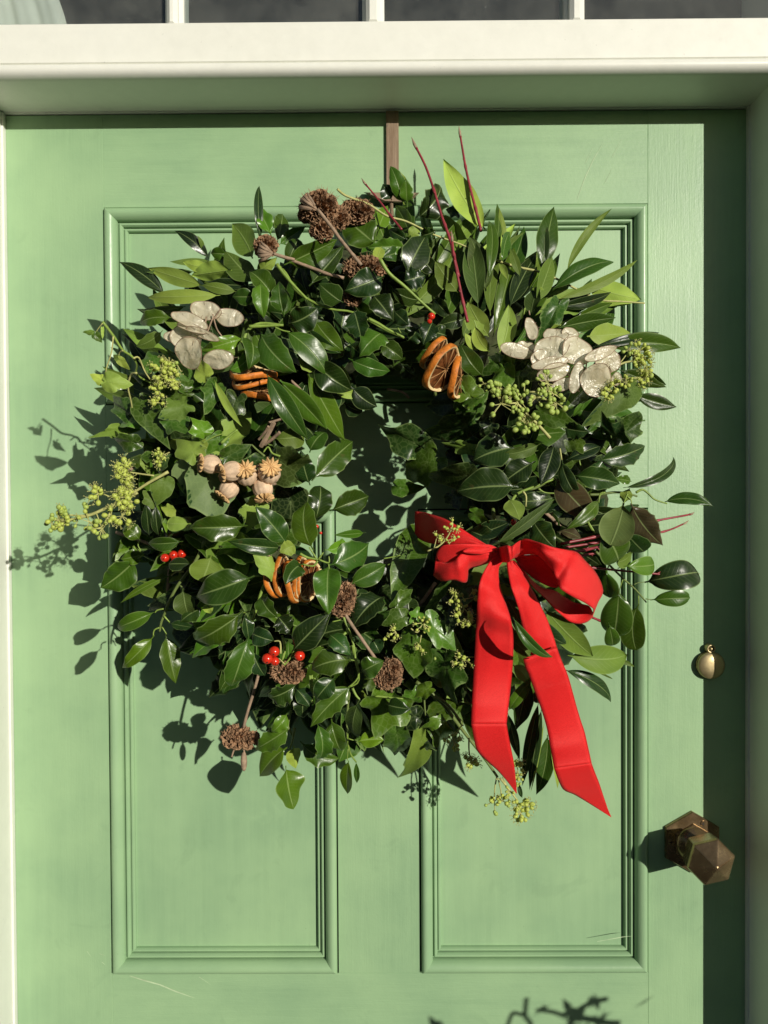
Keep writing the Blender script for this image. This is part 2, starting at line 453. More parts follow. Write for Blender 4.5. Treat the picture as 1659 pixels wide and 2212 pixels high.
# ------------------------------------------------------------------ scratches in the paint
M_scr = simple('bare_scratch', (.46, .58, .36), .6)
def scratch(pts, wd=.00035):
    P3 = [W(x, y, .0004) for x, y in pts]
    b = MB(); n = len(P3)
    for i in range(n - 1):
        a, c = P3[i], P3[i + 1]; d = (c - a).normalized(); s_ = Vector((-d.z, 0, d.x)) * wd * (1 if i else .5)
        e = Vector((-d.z, 0, d.x)) * wd * (.2 if i == n - 2 else 1)
        b.add([a - s_, c - e, c + e, a + s_], [(0, 1, 2, 3)])
    adopt(b.build('scratch', M_scr, smooth=False), door)
for A in ([(835, 860), (868, 770), (905, 690), (945, 620)], [(870, 705), (905, 632)], [(985, 680), (1028, 600)], [(955, 790), (985, 730)]):
    scratch([pp('2', *a) for a in A])
scratch([(430, 2110), (455, 2127)], .0005); scratch([(280, 2108), (312, 2118), (345, 2127), (378, 2141), (420, 2156)], .0007)
scratch([(1290, 2034), (1345, 2024), (1365, 2022)], .0004)
scratch([(215, 2060), (226, 2064)], .0006); scratch([(220, 2078), (227, 2084)], .0006); scratch([(188, 2055), (196, 2066)], .0006)

# ------------------------------------------------------------------ door furniture
t = NT('aged_brass'); P = t.n('ShaderNodeTexCoord').outputs['Object']
nz = t.noise(P, 60, 5, .7); nb = t.noise(P, 18, 3, .6)
c = t.mix(t.ramp(nz, .3, .7), (.24, .155, .08), (.40, .285, .155)); c = t.mix(t.ramp(nb, .45, .7, 0, .6), c, (.14, .085, .042))
M_brass = t.done(t.pbr(c, t.ramp(nz, .3, .7, .19, .31), t.bump(t.noise(P, 300, 3, .5), .08, .0004), .8))
t = NT('pale_brass'); P = t.n('ShaderNodeTexCoord').outputs['Object']; nz = t.noise(P, 90, 5, .7)
M_brass2 = t.done(t.pbr(t.mix(t.ramp(nz, .3, .7), (.42, .33, .17), (.58, .47, .26)), t.ramp(nz, .3, .7, .34, .5), None, .75))
M_slot = simple('screw_slot', (.02, .015, .01), .6)
rc = W(*pp('17', 830, 790), 0)
KN = []
def kadd(o): KN.append(o); return o
def hexring(b, specs, n=6, a0=math.pi / 2, frm=None):
    """stack of polygon rings; specs = (radius, offset along axis); frm = (centre, X, Z, axis)"""
    c, X, Z, A = frm; V = []; Q = []
    for (r_, h_) in specs:
        for k in range(n):
            a = a0 + 2 * math.pi * k / n; V.append(c + X * r_ * math.cos(a) + Z * r_ * math.sin(a) + A * h_)
    for i in range(len(specs) - 1):
        for k in range(n): Q.append((i * n + k, i * n + (k + 1) % n, (i + 1) * n + (k + 1) % n, (i + 1) * n + k))
    V.append(c + A * specs[-1][1]); e = len(V) - 1; L0 = (len(specs) - 1) * n
    Q += [(L0 + k, L0 + (k + 1) % n, e) for k in range(n)]
    b.add(V, Q)
X_, Z_, A_ = Vector((1, 0, 0)), Vector((0, 0, 1)), Vector((0, -1, 0))
b = MB(); hexring(b, [(.0352, 0), (.0352, .0032), (.0342, .0045), (.0226, .0050), (.0222, .0066), (.0214, .0074)], 6, math.pi / 2, (rc, X_, Z_, A_))
kadd(b.build('rose', M_brass, smooth=False))
# knob axis follows the real one: it droops a little and turns inward
kb = W(*pp('17', 968, 925), .034); kf_ = W(*pp('17', 1050, 1020), .060); ka = W(*pp('17', 1115, 1090), .078)
ax = (kf_ - kb).normalized()
ax = Vector((-.03, -1, .02)).normalized()
KX = Vector((1, 0, 0)); KX = (KX - ax * KX.dot(ax)).normalized(); KZ = KX.cross(ax) * -1
if KZ.z < 0: KZ = -KZ
b = MB()
st = [(.0195, .0070), (.0185, .0095), (.0135, .0125), (.0105, .0160), (.0098, .0200), (.0110, .0260), (.0150, .0300), (.0170, .0320), (.0170, .0340)]
V = []; Q = []; n = 28
nc = kb - ax * 0
for i, (r_, h_) in enumerate(st):
    tt = h_ / .040; cc = rc.lerp(Vector((kb.x, rc.y, kb.z)), min(1, max(0, (h_ - .012) / .022))); cc = Vector((cc.x, -h_, cc.z))
    for k in range(n):
        a = 2 * math.pi * k / n; V.append(cc + X_ * r_ * math.cos(a) + Z_ * r_ * math.sin(a))
for i in range(len(st) - 1):
    for k in range(n): Q.append((i * n + k, i * n + (k + 1) % n, (i + 1) * n + (k + 1) % n, (i + 1) * n + k))
b.add(V, Q); kadd(b.build('neck', M_brass))
b = MB(); kc = Vector((kb.x, kb.y, kb.z)); L1 = (kf_ - kb).length
a0 = math.radians(74)
def ring(c_, r_): return [c_ + KX * r_ * math.cos(a0 + 2 * math.pi * k / 6) + KZ * r_ * math.sin(a0 + 2 * math.pi * k / 6) for k in range(6)]
V = ring(kb, .016) + ring(kb, .0245) + ring(kf_ - (kf_ - kb) * .12, .0262) + ring(kf_, .0252) + [ka, kb]
Q = []
for i in range(3):
    for k in range(6): Q.append((i * 6 + k, i * 6 + (k + 1) % 6, i * 6 + 6 + (k + 1) % 6, i * 6 + 6 + k))
Q += [(18 + k, 18 + (k + 1) % 6, 24) for k in range(6)] + [((k + 1) % 6, k, 25) for k in range(6)]
b.add(V, Q); ko = b.build('doorknob', M_brass, smooth=False)
bv = ko.modifiers.new('bevel', 'BEVEL'); bv.width = .0011; bv.segments = 2
adopt(ko, door); ko['label'] = 'aged brass faceted doorknob on six-sided plate'
for q in ((957, 600), (610, 800)):
    c = W(*pp('17', *q), .005); b = MB(); hexring(b, [(.0031, -.001), (.0031, .0006), (.0026, .0012)], 16, 0, (Vector((c.x, -.0046, c.z)), X_, Z_, A_)); b.box(c.x - .0017, c.x + .0017, -.0061, -.0057, c.z - .0004, c.z + .0004, 0, 1); b.box(c.x - .0004, c.x + .0004, -.00612, -.0057, c.z - .0017, c.z + .0017, 0, 1)
    kadd(b.build('screw', [M_brass, M_slot], smooth=False))
for o in KN: o.parent = ko
# keyhole cover
ec = W(*pp('18', 865, 620), 0)
KE = []
def eadd(o): KE.append(o); return o
b = MB(); hexring(b, [(.0150, 0), (.0150, .0040), (.0140, .0046)], 40, 0, (ec, X_, Z_, A_)); eadd(b.build('back_plate', M_brass))
b = MB(); hexring(b, [(.0150, .0050), (.0155, .0064), (.0149, .0078), (.0125, .0093), (.0090, .0105), (.0045, .0111)], 40, 0, (ec + Vector((.0004, 0, 0)), X_, Z_, A_)); esc = adopt(b.build('keyhole_cover', M_brass2), door); esc['label'] = 'round brass swinging keyhole cover'
lc = W(*pp('18', 862, 322), 0)
b = MB(); n = 24; V = []; Q = []
for j, (r_, h_) in enumerate([(.0052, 0), (.0052, .0072), (.0046, .0082), (.0033, .0082), (.0029, .0075), (.0029, 0)]):
    for k in range(n):
        a = 2 * math.pi * k / n; V.append(lc + X_ * r_ * math.cos(a) + Z_ * r_ * math.sin(a) + A_ * h_)
for i in range(5):
    for k in range(n): Q.append((i * n + k, i * n + (k + 1) % n, (i + 1) * n + (k + 1) % n, (i + 1) * n + k))
b.add(V, Q); b.box(lc.x - .0026, lc.x + .0026, -.0076, -.001, lc.z - .0075, lc.z - .0040, .0006); eadd(b.build('ring', M_brass2))
b = MB(); b.ball(lc + A_ * .0072, .0023, 14, 10); eadd(b.build('pin', M_brass2))
for o in KE: o.parent = esc

# ------------------------------------------------------------------ wreath hanger
t = NT('weathered_bronze_metal'); P = t.n('ShaderNodeNewGeometry').outputs['Position']
nz = t.noise(t.scaled(P, 120, 120, 9), 4, 5, .65)
c = t.mix(t.ramp(nz, .35, .7), (.19, .125, .075), (.31, .225, .15)); c = t.mix(t.ramp(t.noise(P, 70, 3, .6), .6, .72, 0, .6), c, (.10, .08, .075))
M_hang = t.done(t.pbr(c, .5, t.bump(nz, .2, .0005), .25))
hx0 = W(*pp('19', 651, 800), .004).x; hx1 = W(*pp('19', 821, 800), .004).x; hzb = W(*pp('19', 700, 1440), .006).z
hang = thing('wreath_hanger', 'narrow brown metal strap over the door top with an angular hook above the wreath', 'wreath hanger', ((hx0 + hx1) / 2, 0, hzb))
b = MB(); b.box(hx0, hx1, -.0048, -.0028, hzb, ZT - .0025, .0004); adopt(b.build('strap', M_hang, smooth=False), hang)
b = MB()
o1 = [(345, 1352), (1102, 1356), (960, 1500), (600, 1490)]; i1 = [(395, 1358), (1060, 1360), (930, 1478), (640, 1468)]
V = [W(*pp('19', *q), .003) for q in o1] + [W(*pp('19', *q), .013) for q in o1] + [W(*pp('19', *q), .018) for q in i1]
Q = []
for i in range(4):
    j = (i + 1) % 4; Q += [(i, 4 + i, 4 + j, j), (4 + i, 8 + i, 8 + j, 4 + j)]
Q += [(8, 11, 10, 9)]
b.add(V, Q); adopt(b.build('hook', M_hang, smooth=False), hang)
b = MB(); b.tube(smoothpts([W(845, 430, .012), W(846, 452, .016), W(847, 480, .03), W(848, 470, .045)]), .0022); adopt(b.build('hook_arm', M_hang), hang)

#PART2
# ------------------------------------------------------------------ the wreath
wr = thing('wreath', 'large round evergreen wreath of holly, laurel and ivy leaves hung on the green door', 'wreath', tuple(W(815, 1055, .0)))
WR_I = Matrix.Translation(-wr.location)
def tow(o):
    o.parent = wr; o.matrix_parent_inverse = WR_I; return o
# moss and twig ring inside
cen = W(815, 1045, .05)
V = []; Q = []; nu, nv = 90, 18
for i in range(nu):
    a = 2 * math.pi * i / nu
    for j in range(nv):
        p = 2 * math.pi * j / nv; k = R.uniform(.86, 1.14)
        r_ = .178 + .062 * math.cos(p) * k
        V.append(cen + Vector((r_ * math.cos(a), -.040 * math.sin(p) * k + .004, r_ * math.sin(a) * 1.04)))
for i in range(nu):
    for j in range(nv): Q.append((i * nv + j, i * nv + (j + 1) % nv, ((i + 1) % nu) * nv + (j + 1) % nv, ((i + 1) % nu) * nv + j))
tow(mesh('moss_ring', V, Q, M_moss))

NAMES = {'l': 'laurel_leaf', 'h': 'holly_leaf', 's': 'spiny_holly_leaf', 'i': 'ivy_leaf', 'o': 'plain_ivy_leaf', 'r': 'rounded_leaf'}
def blade(kind, L, wd, bend, curve, fold, wave, pet, g, lo=False):
    """grid of a blade leaf; base at origin, along +X, top side +Z"""
    nu, nv = (12, 6) if lo else (22, 8)
    if kind == 's': nu = 12 if lo else 26
    us = np.linspace(0, 1, nu + 1); vs = np.linspace(-1, 1, nv + 1)
    p = pet
    t = np.clip((us - p) / (1 - p), 0, 1)
    if kind == 'l': wu = t ** .85 * (1 - t) ** 1.1
    elif kind == 'r': wu = t ** .62 * (1 - t) ** .52
    else: wu = t ** (.55 + g.random() * .12) * (1 - t) ** (.86 + g.random() * .3)
    wu = np.where(us <= p, 0, wu); wu = wu / max(wu.max(), 1e-6)
    wu = np.maximum(wu, np.where(us < .97, .055, .0))
    if kind == 's':
        ns = 5; ph = g.random() * .3
        sp = np.abs(((t * ns + ph) % 1) - .5) * 2
        wu = wu * (1 + .26 * (sp ** 2.2) * (t > .08) * (t < .93) - .06)
    elif kind == 'h' and g.random() < .5:
        ns = g.choice([3, 4, 5]); sp = np.abs(((t * ns + g.random()) % 1) - .5) * 2
        wu = wu * (1 + g.uniform(.06, .17) * (sp ** 2) * (t > .1) * (t < .95) - .03)
    # centre line
    hd = bend * (us - .35) * 2.2; ha = curve * (us - .3) * 2.2
    dx = np.cos(hd) * np.cos(ha); dy = np.sin(ha) * np.cos(hd); dz = np.sin(hd)
    cx = np.concatenate([[0], np.cumsum(dx[1:])]) / nu; cy = np.concatenate([[0], np.cumsum(dy[1:])]) / nu; cz = np.concatenate([[0], np.cumsum(dz[1:])]) / nu
    end = np.array([cx[-1], cy[-1], cz[-1]]); ln = np.linalg.norm(end)
    # straighten so base-tip is along +X
    ex = end / ln; ez = np.array([0, 0, 1.]) - ex * ex[2]; ez /= np.linalg.norm(ez); ey = np.cross(ez, ex)
    C = np.stack([cx, cy, cz], 1) / ln * L
    C = np.stack([C @ ex, C @ ey, C @ ez], 1)
    ph1, ph2 = g.random() * 6, g.random() * 6; nw = 1.6 + g.random() * 1.6
    U, Vv = np.meshgrid(us, vs, indexing='ij'); av = np.abs(Vv)
    half = wd / 2 * wu[:, None]
    cf = np.cos(fold); sf = np.sin(fold)
    y = C[:, 1][:, None] + Vv * half * cf - half * 0
    z = C[:, 2][:, None] + av * half * sf + wave * wd * (av ** 1.6) * np.sin(2 * math.pi * nw * U + np.where(Vv > 0, ph1, ph2)) * np.sin(math.pi * U) - (g.random() * .10) * wd * av ** 3
    x = C[:, 0][:, None] - np.sin(ha)[:, None] * Vv * half
    # veins raise shallow quilting
    if not lo: z = z + .005 * wd * np.sin(U * 34 - av * 7) * av * (1 - av) * 2
    P = np.stack([x, y, z], 2).reshape(-1, 3)
    off = (.00028 * (1 - Vv ** 4) * np.where((U < 1), 1, 0)).reshape(-1)
    top = P.copy(); top[:, 2] += off; bot = P.copy(); bot[:, 2] -= off
    n = nv + 1
    ii, jj = np.meshgrid(np.arange(nu), np.arange(nv), indexing='ij')
    a = (ii * n + jj).reshape(-1)
    q1 = np.stack([a, a + n, a + n + 1, a + 1], 1); N = len(P)
    q2 = np.stack([a, a + 1, a + n + 1, a + n], 1) + N
    uv = np.stack([((U - p) / (1 - p)).reshape(-1), (Vv.reshape(-1) + 1) / 2], 1)
    return np.vstack([top, bot]), np.vstack([q1, q2]), np.vstack([uv, uv]), None, len(q1)
ODEF = {'i': [(0, 1), (14, .80), (30, .62), (42, .64), (56, .76), (66, .72), (80, .54), (98, .50), (120, .56), (140, .48), (162, .28), (180, .16)],
        'o': [(0, 1), (12, .83), (28, .66), (48, .58), (70, .53), (95, .48), (120, .42), (145, .34), (165, .26), (180, .14)]}
def palmate(kind, L, wd, bend, curve, fold, wave, pet, g, lo=False):
    na, nr = (20, 3) if lo else (40, 5)
    tab = ODEF[kind]; th = np.linspace(-180, 180, na + 1)[:-1]
    jit = [1 + g.uniform(-.09, .09) for _ in tab]
    rs = np.interp(np.abs(th), [a for a, _ in tab], [r_ * j for (_, r_), j in zip(tab, jit)])
    if not lo:
        rs = rs * (1 + np.array([g.uniform(-.02, .02) for _ in th]))
    rad = np.linspace(0, 1, nr + 1)[1:]
    X = []; UV = []; VE = []
    ver = [0, 58, -58, 125, -125] if kind == 'i' else [0, 38, -38, 85, -85]
    thr = np.radians(th)
    ex = rs * np.cos(thr); ey = rs * np.sin(thr)
    sy = wd / max(1e-6, (ey.max() - ey.min())); x0 = -.22
    pts = [(0, 0)]; UV = [(0, 0)]; VE = [1]; ang = [0]
    for r_ in rad:
        for k in range(na):
            pts.append((ex[k] * r_, ey[k] * r_)); UV.append((th[k] / 360 + .5, r_)); 
            dmin = min(abs(th[k] - v) for v in ver); VE.append(max(0, 1 - dmin / 11) * (1 - .4 * r_)); ang.append(thr[k])
    P = np.array(pts); ang = np.array(ang); rr_ = np.array([u[1] for u in UV])
    xx = P[:, 0] * L; yy = P[:, 1] * sy
    ph1, ph2 = g.random() * 6, g.random() * 6
    zz = np.abs(yy) * math.tan(fold) + wave * wd * 1.2 * rr_ ** 2 * np.sin(3 * ang + ph1) + wave * wd * .6 * rr_ ** 3 * np.sin(7 * ang + ph2)
    zz = zz + bend * (xx ** 2) / L * .8 - (np.array(VE) * 0)
    P3 = np.stack([xx, yy, zz], 1)
    off = .00028 * (1 - rr_ ** 4)
    top = P3.copy(); top[:, 2] += off; bot = P3.copy(); bot[:, 2] -= off
    N = len(P3); q = []
    for k in range(na):
        k2 = (k + 1) % na; q.append((0, 1 + k, 1 + k2, 1 + k2))
        for j in range(nr - 1): q.append((1 + j * na + k, 1 + (j + 1) * na + k, 1 + (j + 1) * na + k2, 1 + j * na + k2))
    return top, bot, q, UV, VE
def make_leaf(kind, L, wd, side, bend=0., curve=0., fold=.12, wave=.03, pet=.06, g=R, lo=False):
    palm = kind in 'io'
    mats = [LT[palm], LUF[palm]] if side == 'f' else [LTF[palm], LU[palm]]
    me = bpy.data.meshes.new(NAMES[kind])
    if palm:
        top, bot, q, UV, VE = palmate(kind, L, wd, bend, curve, fold, wave, pet, g, lo); N = len(top)
        f1 = [(a, b, c) if c == d_ else (a, b, c, d_) for a, b, c, d_ in q]
        f2 = [tuple(x + N for x in ff[::-1]) for ff in f1]
        me.from_pydata(np.vstack([top, bot]).tolist(), [], f1 + f2)
        uv = np.array(UV + UV); ve = np.array(VE + VE, dtype=np.float32); nf1 = len(f1)
        at = me.attributes.new('vein', 'FLOAT', 'POINT'); at.data.foreach_set('value', ve)
    else:
        V, Fq, uv, _, nf1 = blade(kind, L, wd, bend, curve, fold, wave, pet, g, lo)
        me.from_pydata(V.tolist(), [], Fq.tolist())
    ul = me.uv_layers.new(name='UVMap')
    li = np.zeros(len(me.loops), dtype=np.int32); me.loops.foreach_get('vertex_index', li)
    ul.data.foreach_set('uv', uv[li].astype(np.float32).reshape(-1))
    for mm in mats: me.materials.append(mm)
    mi = np.zeros(len(me.polygons), dtype=np.int32); mi[nf1:] = 1
    me.polygons.foreach_set('material_index', mi); me.polygons.foreach_set('use_smooth', [True] * len(me.polygons))
    me.update(); return me
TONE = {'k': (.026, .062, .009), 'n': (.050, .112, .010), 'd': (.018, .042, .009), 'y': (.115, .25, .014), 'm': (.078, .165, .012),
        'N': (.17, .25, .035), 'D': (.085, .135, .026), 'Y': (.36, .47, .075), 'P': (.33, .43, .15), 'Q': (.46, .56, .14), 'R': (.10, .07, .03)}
def put_leaf(kind, A, B, wd, side='f', roll=0., tone='n', g=R, lo=False, parent=True, **k):
    """A,B world points of base and tip; side f = top towards the viewer, b = underside"""
    A = Vector(A); B = Vector(B); X = B - A; L = max(X.length, .004); X.normalize()
    vw = (CAM - (A + B) / 2).normalized(); N = (vw - X * vw.dot(X)).normalized()
    N = Matrix.Rotation(roll, 3, X) @ N
    Z = N if side == 'f' else -N
    Y = Z.cross(X)
    me = make_leaf(kind, L, wd, side, g=g, lo=lo, **k)
    o = bpy.data.objects.new(NAMES[kind], me)
    mt = Matrix.Identity(4)
    for i in range(3): mt[i][0] = X[i]; mt[i][1] = Y[i]; mt[i][2] = Z[i]; mt[i][3] = A[i]
    COL.objects.link(o)
    if parent:
        o.parent = wr; o.matrix_parent_inverse = Matrix.Identity(4)
        mt = Matrix.Translation(-wr.location) @ mt
    o.matrix_basis = mt
    c = TONE[tone]; j = math.exp(g.gauss(0, .26)); hj = g.uniform(-.16, .22) if side == 'f' else g.uniform(-.10, .04)
    o.color = (c[0] * j * (1 + hj), c[1] * j, c[2] * j * (1 - hj), 1)
    return o

